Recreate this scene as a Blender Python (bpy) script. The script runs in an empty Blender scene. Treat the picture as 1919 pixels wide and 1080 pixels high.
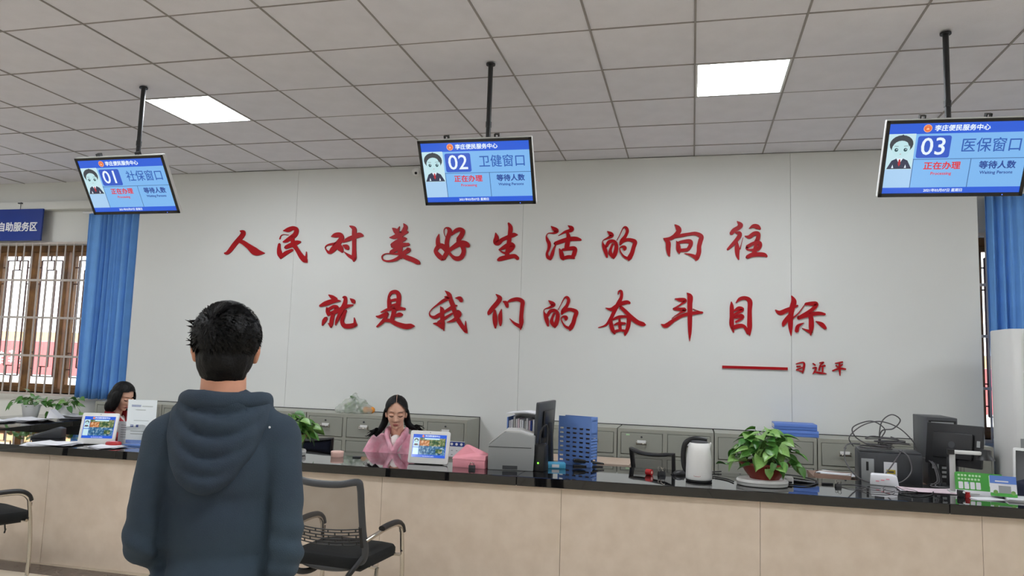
import bpy, bmesh, math, random
from mathutils import Vector, Matrix, Euler, noise
R = math.radians
PI = math.pi
rnd = random.Random(7)
C = bpy.context.scene.collection
SC = bpy.context.scene

# ------------------------------------------------------------ camera, sky, exposure
cam_d = bpy.data.cameras.new('camera')
cam = bpy.data.objects.new('camera', cam_d)
C.objects.link(cam)
cam_d.sensor_width = 36.0
cam_d.lens = 1384.5 / 1919 * 36.0
cam_d.clip_start = 0.02
YAW, PITCH, ROLL = .24146, .10205, .031935
def _basis():
    cy, sy = math.cos(YAW), math.sin(YAW)
    r = Vector((cy, sy, 0)); f = Vector((-sy, cy, 0)); u = Vector((0, 0, 1))
    f2 = f * math.cos(PITCH) + u * math.sin(PITCH); u2 = u * math.cos(PITCH) - f * math.sin(PITCH)
    r3 = r * math.cos(ROLL) + u2 * math.sin(ROLL); u3 = u2 * math.cos(ROLL) - r * math.sin(ROLL)
    return r3, f2, u3
_r, _f, _u = _basis()
cam.matrix_world = Matrix(((_r.x, _u.x, -_f.x, 0), (_r.y, _u.y, -_f.y, 0), (_r.z, _u.z, -_f.z, 1.55), (0, 0, 0, 1)))
SC.camera = cam

w = bpy.data.worlds.new('overcast_sky'); SC.world = w; w.use_nodes = True
w.node_tree.nodes['Background'].inputs[0].default_value = (.93, .97, 1, 1)
w.node_tree.nodes['Background'].inputs[1].default_value = 4.0
LAMP = 41.0          # ceiling panel emission
SC.view_settings.view_transform = 'Standard'
SC.view_settings.look = 'None'
SC.view_settings.exposure = 0.0
SC.view_settings.gamma = 1.0
SC.view_settings.use_curve_mapping = False
SC.cycles.use_denoising = True
SC.cycles.max_bounces = 10
SC.cycles.transparent_max_bounces = 12
SC.cycles.sample_clamp_indirect = 6.0

# ------------------------------------------------------------ helpers
def lin(c):
    return tuple(((v / 255) / 12.92 if v / 255 <= .04045 else ((v / 255 + .055) / 1.055) ** 2.4) for v in c)

def P(name, rgb, rough=.5, metal=0., spec=.5, noise_amt=0., nscale=20., bump=0., bscale=60., coat=0., rgb2=None, detail=4):
    m = bpy.data.materials.new(name); m.use_nodes = True
    nt = m.node_tree; b = nt.nodes['Principled BSDF']
    c = lin(rgb)
    b.inputs['Base Color'].default_value = (*c, 1)
    b.inputs['Roughness'].default_value = rough
    b.inputs['Metallic'].default_value = metal
    b.inputs['Specular IOR Level'].default_value = spec
    b.inputs['Coat Weight'].default_value = coat
    tc = nt.nodes.new('ShaderNodeTexCoord')
    if noise_amt > 0 or rgb2:
        n = nt.nodes.new('ShaderNodeTexNoise'); n.inputs['Scale'].default_value = nscale; n.inputs['Detail'].default_value = detail
        nt.links.new(tc.outputs['Object'], n.inputs['Vector'])
        mx = nt.nodes.new('ShaderNodeMix'); mx.data_type = 'RGBA'
        c2 = lin(rgb2) if rgb2 else tuple(v * (1 - noise_amt) for v in c)
        mx.inputs[6].default_value = (*c, 1); mx.inputs[7].default_value = (*c2, 1)
        rp = nt.nodes.new('ShaderNodeMapRange'); rp.inputs[1].default_value = .35; rp.inputs[2].default_value = .68
        nt.links.new(n.outputs[0], rp.inputs[0]); nt.links.new(rp.outputs[0], mx.inputs[0])
        nt.links.new(mx.outputs[2], b.inputs['Base Color'])
    if bump > 0:
        n2 = nt.nodes.new('ShaderNodeTexNoise'); n2.inputs['Scale'].default_value = bscale; n2.inputs['Detail'].default_value = 5
        nt.links.new(tc.outputs['Object'], n2.inputs['Vector'])
        bp = nt.nodes.new('ShaderNodeBump'); bp.inputs['Strength'].default_value = bump; bp.inputs['Distance'].default_value = .01
        nt.links.new(n2.outputs[0], bp.inputs['Height']); nt.links.new(bp.outputs[0], b.inputs['Normal'])
    return m

def E(name, rgb, k=1.0, rough=.12):
    """something lit from behind: a screen pixel colour"""
    m = P(name, (6, 6, 8), rough)
    b = m.node_tree.nodes['Principled BSDF']
    b.inputs['Emission Color'].default_value = (*lin(rgb), 1)
    b.inputs['Emission Strength'].default_value = k
    return m

def smooth_mesh(me):
    for p in me.polygons: p.use_smooth = True

class MB:
    def __init__(s): s.v = []; s.f = []; s.M = Matrix.Identity(4)
    def add(s, vs, fs):
        o = len(s.v); s.v += [tuple(s.M @ Vector(v)) for v in vs]; s.f += [tuple(i + o for i in f) for f in fs]; return s
    def box(s, x0, x1, y0, y1, z0, z1):
        return s.add([(x0,y0,z0),(x1,y0,z0),(x1,y1,z0),(x0,y1,z0),(x0,y0,z1),(x1,y0,z1),(x1,y1,z1),(x0,y1,z1)],
                     [(0,3,2,1),(4,5,6,7),(0,1,5,4),(1,2,6,5),(2,3,7,6),(3,0,4,7)])
    def cbox(s, c, d):
        return s.box(c[0]-d[0]/2, c[0]+d[0]/2, c[1]-d[1]/2, c[1]+d[1]/2, c[2]-d[2]/2, c[2]+d[2]/2)
    def prism(s, poly, a0, a1, axis='z'):
        """poly of 2-D points, extruded along an axis (x: (y,z), y: (x,z), z: (x,y))"""
        n = len(poly)
        mk = {'z': lambda p, a: (p[0], p[1], a), 'y': lambda p, a: (p[0], a, p[1]), 'x': lambda p, a: (a, p[0], p[1])}[axis]
        vs = [mk(p, a0) for p in poly] + [mk(p, a1) for p in poly]
        fs = [tuple(range(n))[::-1], tuple(range(n, 2*n))] + [(i, (i+1) % n, n+(i+1) % n, n+i) for i in range(n)]
        return s.add(vs, fs)
    def lathe(s, prof, n=24, c=(0,0,0), sx=1, sy=1):
        vs = []; fs = []
        for r, z in prof:
            for k in range(n):
                a = 2*PI*k/n; vs.append((c[0]+r*math.cos(a)*sx, c[1]+r*math.sin(a)*sy, c[2]+z))
        for i in range(len(prof)-1):
            for k in range(n):
                fs.append((i*n+k, i*n+(k+1) % n, (i+1)*n+(k+1) % n, (i+1)*n+k))
        fs.append(tuple(range(n))[::-1]); fs.append(tuple(range((len(prof)-1)*n, len(prof)*n)))
        return s.add(vs, fs)
    def tube(s, pts, r, n=8, closed=False, flat=1.0):
        pts = [Vector(p) for p in pts]; m = len(pts)
        rr = r if isinstance(r, (list, tuple)) else [r]*m
        up = Vector((0, 0, 1)); prev = None; vs = []; fs = []
        for i, p in enumerate(pts):
            if closed: t = pts[(i+1) % m] - pts[i-1]
            else: t = pts[min(i+1, m-1)] - pts[max(i-1, 0)]
            if t.length < 1e-9: t = Vector((0, 0, 1))
            t.normalize()
            if prev is None:
                a = t.cross(up)
                if a.length < .1: a = t.cross(Vector((0, 1, 0)))
            else:
                a = prev - t * prev.dot(t)
                if a.length < 1e-6: a = t.cross(up)
            a.normalize(); prev = a; b = t.cross(a)
            for k in range(n):
                an = 2*PI*k/n; vs.append(tuple(p + a*math.cos(an)*rr[i] + b*math.sin(an)*rr[i]*flat))
        for i in range(m - (0 if closed else 1)):
            j = (i+1) % m
            for k in range(n): fs.append((i*n+k, i*n+(k+1) % n, j*n+(k+1) % n, j*n+k))
        if not closed: fs.append(tuple(range(n))[::-1]); fs.append(tuple(range((m-1)*n, m*n)))
        return s.add(vs, fs)
    def ball(s, c, r, n=12, mth=8):
        r = (r, r, r) if not isinstance(r, (tuple, list)) else r
        vs = [(c[0], c[1], c[2]-r[2])]; fs = []
        for i in range(1, mth):
            t = PI*i/mth - PI/2
            for k in range(n):
                a = 2*PI*k/n; vs.append((c[0]+r[0]*math.cos(t)*math.cos(a), c[1]+r[1]*math.cos(t)*math.sin(a), c[2]+r[2]*math.sin(t)))
        vs.append((c[0], c[1], c[2]+r[2])); L = len(vs)-1
        for k in range(n):
            fs.append((0, 1+(k+1) % n, 1+k)); fs.append((L, L-n+k, L-n+(k+1) % n))
        for i in range(mth-2):
            for k in range(n): fs.append((1+i*n+k, 1+i*n+(k+1) % n, 1+(i+1)*n+(k+1) % n, 1+(i+1)*n+k))
        return s.add(vs, fs)
    def mesh(s, name, bevel=0., seg=2, smooth=None):
        me = bpy.data.meshes.new(name); me.from_pydata(s.v, [], s.f)
        if bevel > 0:
            bm = bmesh.new(); bm.from_mesh(me)
            bmesh.ops.recalc_face_normals(bm, faces=bm.faces)
            es = [e for e in bm.edges if len(e.link_faces) == 2 and e.calc_face_angle(0) > R(35)]
            bmesh.ops.bevel(bm, geom=es, offset=bevel, segments=seg, profile=.5, affect='EDGES', clamp_overlap=True)
            bm.to_mesh(me); bm.free()
        if smooth is None: smooth = bevel > 0
        if smooth:
            smooth_mesh(me); me.set_sharp_from_angle(angle=R(40))
        return me
    def build(s, name, mat, parent=None, bevel=0., seg=2, smooth=None, loc=None, rot=None):
        o = bpy.data.objects.new(name, s.mesh(name, bevel, seg, smooth))
        if mat is not None: o.data.materials.append(mat)
        C.objects.link(o); o.parent = parent
        if loc: o.location = loc
        if rot: o.rotation_euler = rot
        return o

def B(x0, x1, y0, y1, z0, z1): return MB().box(x0, x1, y0, y1, z0, z1)
def tag(o, label=None, cat=None, group=None, kind=None):
    if label: o['label'] = label
    if cat: o['category'] = cat
    if group: o['group'] = group
    if kind: o['kind'] = kind
    return o
def thing(name, loc, rz=0., label=None, cat=None, group=None, rot=None):
    o = bpy.data.objects.new(name, None); C.objects.link(o)
    o.location = loc; o.rotation_euler = rot if rot else (0, 0, rz); o.empty_display_size = .1
    return tag(o, label, cat, group)
def struct(o): o['kind'] = 'structure'; return o
def kids(o): return [c for c in bpy.data.objects if c.parent == o]
def copy_tree(o, parent=None):
    c = o.copy(); C.objects.link(c); c.parent = parent
    for ch in kids(o): copy_tree(ch, c)
    return c
def rig(c, r):       # matrix from a location and euler angles
    return Matrix.Translation(Vector(c)) @ Euler(r).to_matrix().to_4x4()
def spline(pts, k=6, closed=False):
    P_ = [Vector(p) for p in pts]; n = len(P_); out = []
    for i in range(n if closed else n-1):
        p0 = P_[i-1] if (i > 0 or closed) else P_[0]; p1 = P_[i]; p2 = P_[(i+1) % n]
        p3 = P_[(i+2) % n] if (closed or i+2 < n) else P_[-1]
        for j in range(k):
            t = j/k
            out.append(.5*((2*p1)+(p2-p0)*t+(2*p0-5*p1+4*p2-p3)*t*t+(3*p1-p0-3*p2+p3)*t**3))
    if not closed: out.append(P_[-1])
    return out
def rrect(w_, h_, r, n=4, cx=0, cy=0):
    out = []
    for sx, sy, a0 in ((1, 1, 0), (-1, 1, 90), (-1, -1, 180), (1, -1, 270)):
        for k in range(n+1):
            a = R(a0+90*k/n); out.append((cx+sx*(w_/2-r)+r*math.cos(a), cy+sy*(h_/2-r)+r*math.sin(a)))
    return out
_DG = None
def text(name, s, size, mat, parent, loc, rot=(R(90), 0, 0), align='CENTER', depth=.0008, bold=0., sx=1., shear=0.):
    cu = bpy.data.curves.new(name, 'FONT'); cu.body = s; cu.size = size; cu.align_x = align; cu.align_y = 'CENTER'
    cu.extrude = depth; cu.resolution_u = 3
    o = bpy.data.objects.new(name, cu); C.objects.link(o)
    dg = bpy.context.evaluated_depsgraph_get()
    me = bpy.data.meshes.new_from_object(o.evaluated_get(dg)); me.name = name
    C.objects.unlink(o); bpy.data.objects.remove(o)
    if bold > 0:       # heavier strokes: the same outline struck several times around its place
        q = MB(); vs = [v.co.copy() for v in me.vertices]; fs = [tuple(p.vertices) for p in me.polygons]
        for k_, (dx, dy) in enumerate(((0, 0), (1, 0), (-1, 0), (0, 1), (0, -1))): q.add([(v.x+dx*bold, v.y+dy*bold, v.z+k_*.00004) for v in vs], fs)
        me = q.mesh(name)
    o = bpy.data.objects.new(name, me); C.objects.link(o); me.materials.clear(); me.materials.append(mat)
    o.parent = parent; o.location = loc; o.rotation_euler = rot; o.scale = (sx, 1, 1)
    return o
def fuse(name, mb, voxel, mat, parent, it=6, fac=.5, disp=None, smooth=True, dec=None):
    """union of overlapping solids as one continuous skin"""
    o = mb.build(name, None, None)
    m = o.modifiers.new('r', 'REMESH'); m.mode = 'VOXEL'; m.voxel_size = voxel
    m = o.modifiers.new('s', 'SMOOTH'); m.factor = fac; m.iterations = it
    dg = bpy.context.evaluated_depsgraph_get()
    me = bpy.data.meshes.new_from_object(o.evaluated_get(dg)); me.name = name
    C.objects.unlink(o); bpy.data.objects.remove(o)
    if disp:
        ns = [v.normal.copy() for v in me.vertices]
        for v, n in zip(me.vertices, ns): v.co = v.co + disp(v.co.copy(), n)
    smooth_mesh(me)
    o = bpy.data.objects.new(name, me); C.objects.link(o); me.materials.append(mat); o.parent = parent
    return o
def cap(mb, a, b, ra, rb, n=14):      # tapered limb with round ends
    a = Vector(a); b = Vector(b)
    mb.tube([a, b], [ra, rb], n); mb.ball(a, ra, n, 8); mb.ball(b, rb, n, 8)

# ------------------------------------------------------------ materials
M = dict(
    wall=P('wall_paint', (218, 218, 213), .85, bump=.03, bscale=90, noise_amt=.03, nscale=1.5),
    board=P('wall_board', (222, 223, 220), .7, noise_amt=.03, nscale=.8),
    ctile=P('ceiling_tile', (235, 233, 239), .9, bump=.25, bscale=220, noise_amt=.05, nscale=6),
    tbar=P('ceiling_bar', (152, 146, 143), .6),
    lamp=E('lamp_panel', (243, 249, 255), LAMP, .5),
    whiteal=P('white_aluminium', (225, 225, 225), .4),
    granite=P('black_granite', (10, 10, 11), .03, spec=.6, coat=.5, rgb2=(24, 23, 24), nscale=420, detail=3),
    marble=P('beige_marble', (230, 213, 195), .16, spec=.35, rgb2=(222, 204, 185), nscale=9, detail=8),
    darktile=P('dark_border_tile', (112, 100, 92), .18, rgb2=(88, 76, 70), nscale=14, detail=8),
    floor=P('floor_tile', (216, 204, 184), .12, rgb2=(206, 193, 172), nscale=5, detail=8),
    steel=P('grey_steel', (158, 158, 147), .42, noise_amt=.04, nscale=3),
    steel2=P('grey_steel_drawer', (152, 153, 143), .42, noise_amt=.04, nscale=3),
    chrome=P('chrome', (205, 198, 188), .18, 1.),
    blackp=P('black_plastic', (26, 26, 28), .42),
    blackg=P('black_gloss', (14, 14, 16), .16),
    darkgrey=P('dark_grey_plastic', (58, 60, 64), .45),
    midgrey=P('mid_grey_plastic', (148, 150, 150), .5),
    lightgrey=P('light_grey_plastic', (192, 192, 190), .45),
    whitep=P('white_plastic', (232, 232, 230), .3),
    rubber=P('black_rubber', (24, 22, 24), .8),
    fabric=P('black_fabric', (20, 22, 23), .95, bump=.4, bscale=500, noise_amt=.2, nscale=30),
    navy=P('navy_fabric', (22, 28, 48), .9, bump=.3, bscale=400),
    curtain=P('blue_curtain', (108, 164, 230), .8, bump=.15, bscale=300, noise_amt=.08, nscale=8),
    wood=P('window_timber', (128, 88, 42), .5, rgb2=(86, 56, 28), nscale=7),
    bars=P('painted_bar', (186, 176, 168), .5),
    lattice=P('dark_lattice', (92, 66, 62), .6),
    desk=P('pale_wood', (196, 176, 158), .5, rgb2=(184, 162, 144), nscale=4),
    trayw=P('brown_tray_wood', (150, 124, 110), .55, noise_amt=.15, nscale=6),
    red=P('red_letter', (170, 10, 22), .4, spec=.2, noise_amt=.08, nscale=3),
    signblue=P('sign_blue', (10, 50, 138), .35, noise_amt=.08, nscale=2),
    white=P('white_paint', (238, 238, 238), .5),
    paper=P('paper', (226, 226, 230), .7),
    pinkpaper=P('pale_pink_paper', (226, 206, 214), .7),
    cable=P('grey_cable', (84, 82, 84), .5),
    cableb=P('black_cable', (30, 30, 32), .5),
    skin=P('skin', (232, 182, 156), .62, noise_amt=.05, nscale=30),
    skinm=P('skin_tan', (214, 152, 122), .5, noise_amt=.06, nscale=30),
    lips=P('lips', (168, 92, 86), .45),
    hair=P('black_hair', (6, 5, 6), .5, spec=.22, bump=.3, bscale=160),
    hoodie=P('slate_hoodie', (50, 66, 79), .92, bump=.3, bscale=420, rgb2=(43, 55, 70), nscale=4),
    trousers=P('dark_trousers', (30, 32, 38), .9),
    shoe=P('shoe', (24, 24, 26), .5),
    pink=P('pink_jacket', (226, 150, 170), .75, rgb2=(236, 186, 200), nscale=16),
    redjacket=P('red_jacket', (150, 24, 34), .8),
    tee=P('white_tee', (226, 220, 216), .8),
    leaf1=P('leaf_dark', (44, 96, 34), .4, rgb2=(66, 124, 44), nscale=30),
    leaf2=P('leaf_mid', (62, 112, 44), .4, rgb2=(88, 138, 58), nscale=30),
    leaf3=P('leaf_light', (100, 146, 66), .42, rgb2=(140, 178, 100), nscale=24),
    stem=P('stem', (98, 138, 66), .5),
    soil=P('soil', (48, 34, 26), .95, bump=.6, bscale=90),
    terracotta=P('red_brown_pot', (128, 44, 30), .4, noise_amt=.1, nscale=12),
    bluep=P('blue_plastic', (108, 144, 212), .4),
    blued=P('dark_blue_print', (40, 62, 140), .5),
    bluebox=P('blue_file_box', (92, 128, 205), .45),
    cyan=P('cyan_plastic', (70, 160, 200), .4),
    pinkbox=P('pink_box', (240, 158, 170), .6, noise_amt=.06, nscale=20),
    pinkcap=P('pale_pink_plastic', (238, 196, 184), .4),
    green=P('green_card', (70, 160, 62), .5),
    greenl=P('pale_green_print', (186, 222, 176), .5),
    yellow=P('yellow_sticker', (200, 176, 50), .5),
    redp=P('red_plastic', (170, 26, 30), .35),
    orange=P('orange_skin', (232, 150, 50), .5, bump=.2, bscale=90),
    concrete=P('pale_concrete', (214, 212, 208), .8, noise_amt=.08),
    outred=P('red_hoarding', (240, 112, 112), .6, noise_amt=.06, nscale=.6),  # this red and the orange below are paled to paint in haze
    outor=P('orange_strip', (250, 200, 140), .6),
)
def glass(name, tint=(1, 1, 1), rough=.02):
    m = bpy.data.materials.new(name); m.use_nodes = True; nt = m.node_tree; nt.nodes.clear()
    o = nt.nodes.new('ShaderNodeOutputMaterial'); t = nt.nodes.new('ShaderNodeBsdfTransparent'); g = nt.nodes.new('ShaderNodeBsdfGlossy')
    t.inputs[0].default_value = (*tint, 1); g.inputs['Roughness'].default_value = rough
    lw = nt.nodes.new('ShaderNodeLayerWeight'); lw.inputs[0].default_value = .5; pw = nt.nodes.new('ShaderNodeMath'); pw.operation = 'POWER'; pw.inputs[1].default_value = 4
    nt.links.new(lw.outputs['Facing'], pw.inputs[0]); f = nt.nodes.new('ShaderNodeMath'); f.operation = 'MULTIPLY_ADD'; f.inputs[1].default_value = .7; f.inputs[2].default_value = .05
    nt.links.new(pw.outputs[0], f.inputs[0]); mx = nt.nodes.new('ShaderNodeMixShader')
    nt.links.new(f.outputs[0], mx.inputs[0]); nt.links.new(t.outputs[0], mx.inputs[1]); nt.links.new(g.outputs[0], mx.inputs[2]); nt.links.new(mx.outputs[0], o.inputs[0])
    return m
M['glass'] = glass('window_glass', (.96, .98, .98))
M['bag'] = glass('clear_bag', (.93, .96, .92), .2)
def meshcloth(name, rgb, a):
    m = P(name, rgb, .8); nt = m.node_tree; b = nt.nodes['Principled BSDF']; o = nt.nodes['Material Output']
    t = nt.nodes.new('ShaderNodeBsdfTransparent'); mx = nt.nodes.new('ShaderNodeMixShader'); mx.inputs[0].default_value = a
    nt.links.new(t.outputs[0], mx.inputs[1]); nt.links.new(b.outputs[0], mx.inputs[2]); nt.links.new(mx.outputs[0], o.inputs[0])
    return m
M['net'] = meshcloth('chair_net', (88, 84, 82), .52)
M['bag2'] = meshcloth('crinkled_bag', (200, 206, 196), .38)
def landscape(nm, cs, sc):
    m = E(nm, (120, 150, 150), .9); nt = m.node_tree; b = nt.nodes['Principled BSDF']
    tc = nt.nodes.new('ShaderNodeTexCoord'); n = nt.nodes.new('ShaderNodeTexNoise'); n.inputs['Scale'].default_value = sc; n.inputs['Detail'].default_value = 5
    nt.links.new(tc.outputs['Object'], n.inputs['Vector'])
    r = nt.nodes.new('ShaderNodeValToRGB')
    while len(r.color_ramp.elements) < len(cs): r.color_ramp.elements.new(.5)
    for e_, (p_, c_) in zip(r.color_ramp.elements, cs): e_.position = p_; e_.color = (*lin(c_), 1)
    nt.links.new(n.outputs[0], r.inputs[0]); nt.links.new(r.outputs[0], b.inputs['Emission Color'])
    return m
M['land_trees'] = landscape('picture_trees', [(.34, (26, 64, 40)), (.46, (70, 104, 62)), (.54, (120, 134, 84)), (.66, (190, 180, 150))], 45)
M['land_water'] = landscape('picture_water', [(.34, (20, 60, 90)), (.48, (52, 112, 160)), (.58, (110, 150, 176)), (.7, (196, 214, 222))], 60)
M['land_roof'] = landscape('picture_pavilion', [(.3, (120, 66, 40)), (.5, (206, 130, 70)), (.65, (236, 206, 170))], 70)
SCR = dict(bg=E('screen_sky', (124, 182, 238)), bg2=E('screen_pale', (168, 206, 240)), head=E('screen_blue', (38, 92, 214)), badge=E('screen_badge', (48, 88, 196)),
           line=E('screen_line', (50, 92, 150)), white=E('screen_white', (232, 244, 255)), txt=E('screen_text', (44, 92, 176)), navy=E('screen_navy', (40, 72, 150)),
           red=E('screen_red', (214, 56, 70)), face=E('screen_face', (190, 226, 232)), hair=E('screen_hair', (60, 66, 74)), suit=E('screen_suit', (48, 54, 78)),
           orange=E('screen_orange', (230, 110, 60)), gold=E('screen_gold', (250, 190, 140)), eye=E('screen_eye', (40, 80, 86)), tie=E('screen_tie', (180, 40, 50)),
           pic=E('screen_portrait', (196, 228, 236)))

# ------------------------------------------------------------ room shell
X0, X1, Y0, Y1, CH = -9.8, 5.0, -5.0, 7.05, 3.51
fl = struct(B(X0, X1, Y0, Y1+.25, -.12, -.012).build('floor', M['floor']))
tm = B(.002, .798, .002, .798, -.011, 0).mesh('floor_tile', .0015, 1, False); tm.materials.append(M['floor'])
for i in range(18):
    for j in range(9):
        x = X0 + i*.8; y = 4.37 - .8*(j+1)
        if y < -3: continue
        o = bpy.data.objects.new('floor_tile', tm); C.objects.link(o); o.parent = fl; o.location = (x, y, 0)
o = B(X0, X1, Y0, -2.84, -.011, 0).build('floor_tile', M['floor'], fl)
o = B(X0, X1, 4.56, Y1, -.011, 0).build('floor_tile', M['floor'], fl)
dm = B(.001, .599, .001, .189, -.011, .001).mesh('border_tile', .001, 1, False); dm.materials.append(M['darktile'])
for i in range(25):
    o = bpy.data.objects.new('border_tile', dm); C.objects.link(o); o.parent = fl; o.location = (X0+i*.6, 4.37, 0)

# back wall with the two window openings
WZ0, WZ1 = 1.045, 2.775
wb = MB()
LW = (-8.75, -6.15); RW = (2.34, 4.3)
wb.box(X0, X1, Y1, Y1+.26, 0, WZ0); wb.box(X0, X1, Y1, Y1+.26, WZ1, CH+.1)
wb.box(X0, LW[0], Y1, Y1+.26, WZ0, WZ1); wb.box(LW[1], RW[0], Y1, Y1+.26, WZ0, WZ1); wb.box(RW[1], X1, Y1, Y1+.26, WZ0, WZ1)
struct(wb.build('wall_back', M['wall']))
struct(B(X0-.2, X0, Y0, Y1+.26, 0, CH+.1).build('wall_left', M['wall']))
struct(B(X1, X1+.2, Y0, Y1+.26, 0, CH+.1).build('wall_right', M['wall']))
# rear wall, unseen, with an entrance opening set far left to hide its glare
wr = MB(); wr.box(X0, -9.4, Y0-.2, Y0, 0, CH+.1); wr.box(-8.0, X1, Y0-.2, Y0, 0, CH+.1); wr.box(-9.4, -8.0, Y0-.2, Y0, 2.3, CH+.1)
struct(wr.build('wall_front', M['wall']))
# pelmet ledge above the left window
struct(MB().box(X0, -5.99, 6.95, Y1, 3.17, 3.262).build('trim_1', M['wall'], bevel=.004))
# white wall panel with the slogan
wc = struct(B(-5.965, 2.318, 6.876, Y1, 0, CH).build('wall_center', M['board']))
for a, b_ in ((-5.97, -4.042), (-4.04, -1.602), (-1.6, .838), (.84, 2.32)):
    B(a, b_, 6.86, 6.876, 0, CH).build('wall_panel', M['board'], wc, bevel=.0008, seg=1)

# ceiling: slab above, bars, individual tiles and lamps
ce = struct(B(X0, X1, Y0, Y1, CH+.06, CH+.16).build('ceiling', M['wall']))
GX, GY = .003, 7.1376
def edges_x(): 
    return [GX+.6*c for c in range(-17, 10)]
tmesh = {}
def tile_mesh(wx, wy):
    k = (round(wx, 3), round(wy, 3))
    if k not in tmesh:
        me = B(-wx/2, wx/2, -wy/2, wy/2, 0, .012).mesh('ceiling_tile'); me.materials.append(M['ctile']); tmesh[k] = me
    return tmesh[k]
lamps = []
for c in range(-17, 9):
    xa, xb = max(X0, GX+.6*c), min(X1, GX+.6*(c+1))
    if xb-xa < .02: continue
    for r in range(0, 8):
        yb, ya = min(GY-.6*r, Y1), GY-.6*(r+1)
        lim = 6.86 if xa > -5.9 and xb < 2.4 else Y1
        yb = min(yb, lim)
        if yb-ya < .02: continue
        if r == 3 and c in (-14, -7, 0, 7): lamps.append((xa, xb, ya, yb)); continue
        o = bpy.data.objects.new('ceiling_tile', tile_mesh(xb-xa-.010, yb-ya-.008)); C.objects.link(o); o.parent = ce
        o.location = ((xa+xb)/2, (ya+yb)/2, CH+.004+rnd.uniform(-.0012, .0022)); o.rotation_euler = (rnd.uniform(-.002, .002), rnd.uniform(-.002, .002), 0)
# rows nearer the entrance, out of the camera's view: larger infill with the same bars
farb = MB()
rows = [GY-.6*r for r in range(8, 21)]
for r in range(8, 20):
    for c in range(-17, 9):
        xa, xb = max(X0, GX+.6*c), min(X1, GX+.6*(c+1)); yb, ya = GY-.6*r, max(Y0, GY-.6*(r+1))
        if r in (9, 15) and c in (-14, -7, 0, 7): lamps.append((xa, xb, ya, yb)); continue
        farb.box(xa+.006, xb-.006, ya+.005, yb-.005, CH+.004, CH+.016)
farb.build('ceiling_tiles', M['ctile'], ce)['kind'] = 'stuff'
for c in range(-16, 9):
    x = GX+.6*c
    bm_ = B(x-.006, x+.006, Y0, (6.86 if -5.9 < x < 2.3 else Y1), CH, CH+.03).build('ceiling_bar', M['tbar'], ce)
for r in range(0, 20):
    y = GY-.6*r
    if y > Y1: continue
    B(X0, X1, y-.0045, y+.0045, CH+.001, CH+.028).build('cross_bar', M['tbar'], ce)
labs = {(-7, 3): 'glowing square ceiling light panel above the leftmost hanging screen', (0, 3): 'glowing square ceiling light panel right of the middle hanging screen'}
for (xa, xb, ya, yb) in lamps:
    c = round(((xa+xb)/2-GX-.3)/.6); r = round((GY-(ya+yb)/2-.3)/.6)
    vis = labs.get((c, r))
    t = thing('ceiling_light', ((xa+xb)/2, (ya+yb)/2, CH), 0, vis or 'square ceiling light panel outside the picture '+('above the staff area' if r == 3 else ('above the middle of the hall' if r == 9 else 'above the entrance side'))+{-14: ', far left', -7: ', left', 0: ', centre', 7: ', right'}[c], 'ceiling light', 'square light panels in the ceiling')
    hx, hy = (xb-xa)/2-.006, (yb-ya)/2-.005
    fr = MB(); 
    for q in ((-hx, hx, -hy, -hy+.014), (-hx, hx, hy-.014, hy), (-hx, -hx+.014, -hy+.014, hy-.014), (hx-.014, hx, -hy+.014, hy-.014)): fr.box(*q, .001, .03)
    fr.build('frame', M['whiteal'], t)
    B(-hx+.014, hx-.014, -hy+.014, hy-.014, .004, .02).build('diffuser', M['lamp'], t)

# ------------------------------------------------------------ windows
def window(idx, xa, xb, sashes):
    wn = bpy.data.objects.new('window_%d' % idx, None); C.objects.link(wn); wn.location = (0, 0, 0); struct(wn)
    yw0, yw1 = 7.17, 7.24
    fr = MB(); fr.box(xa, xb, yw0-.01, yw1+.01, WZ0, WZ0+.05); fr.box(xa, xb, yw0-.01, yw1+.01, WZ1-.07, WZ1)
    fr.box(xa, xa+.05, yw0, yw1, WZ0+.05, WZ1-.07); fr.box(xb-.05, xb, yw0, yw1, WZ0+.05, WZ1-.07)
    fr.build('frame', M['wood'], wn, bevel=.003, seg=1)
    z0, z1 = WZ0+.05, WZ1-.07
    for (a, b_) in sashes:
        s = MB(); t = .058
        s.box(a, a+t, yw0+.012, yw1, z0, z1); s.box(b_-t, b_, yw0+.012, yw1, z0, z1)
        s.box(a+t, b_-t, yw0+.012, yw1, z0, z0+.045); s.box(a+t, b_-t, yw0+.012, yw1, z1-.05, z1)
        sash = s.build('sash', M['wood'], wn, bevel=.003, seg=1)
        B(a+t, b_-t, yw1-.012, yw1-.006, z0+.045, z1-.05).build('pane', M['glass'], wn)
        L = MB(); r = .006; y0, y1 = yw0+.03, yw0+.045
        cx = (a+b_)/2; w1 = .148; w2 = .066
        H = lambda x0, x1, z: L.box(x0, x1, y0, y1, z-r, z+r)
        V = lambda x, za, zb: L.box(x-r, x+r, y0, y1, za, zb)
        ga, gb = a+t, b_-t; lo, hi = z0+.045, z1-.05
        za, zb = 1.225, 2.6
        V(cx-w1, za, zb); V(cx+w1, za, zb); H(cx-w1, cx+w1, za); H(cx-w1, cx+w1, zb)
        V(cx-w2, za+.115, zb-.115); V(cx+w2, za+.115, zb-.115); H(cx-w2, cx+w2, za+.115); H(cx-w2, cx+w2, zb-.115)
        for zz in (za+.09, zb-.085, za+.28, zb-.28): H(ga, cx-w1, zz); H(cx+w1, gb, zz)
        V(cx-.03, za, za+.115); V(cx+.03, zb-.115, zb); V(cx+.05, lo, za); V(cx+.05, zb, hi); V(cx-.02, zb, hi)
        L.build('lattice', M['lattice'], wn)
    B(xa, xb, 7.05, 7.3, WZ0-.02, WZ0).build('window_sill', M['wall'], wn)
    return wn
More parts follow.
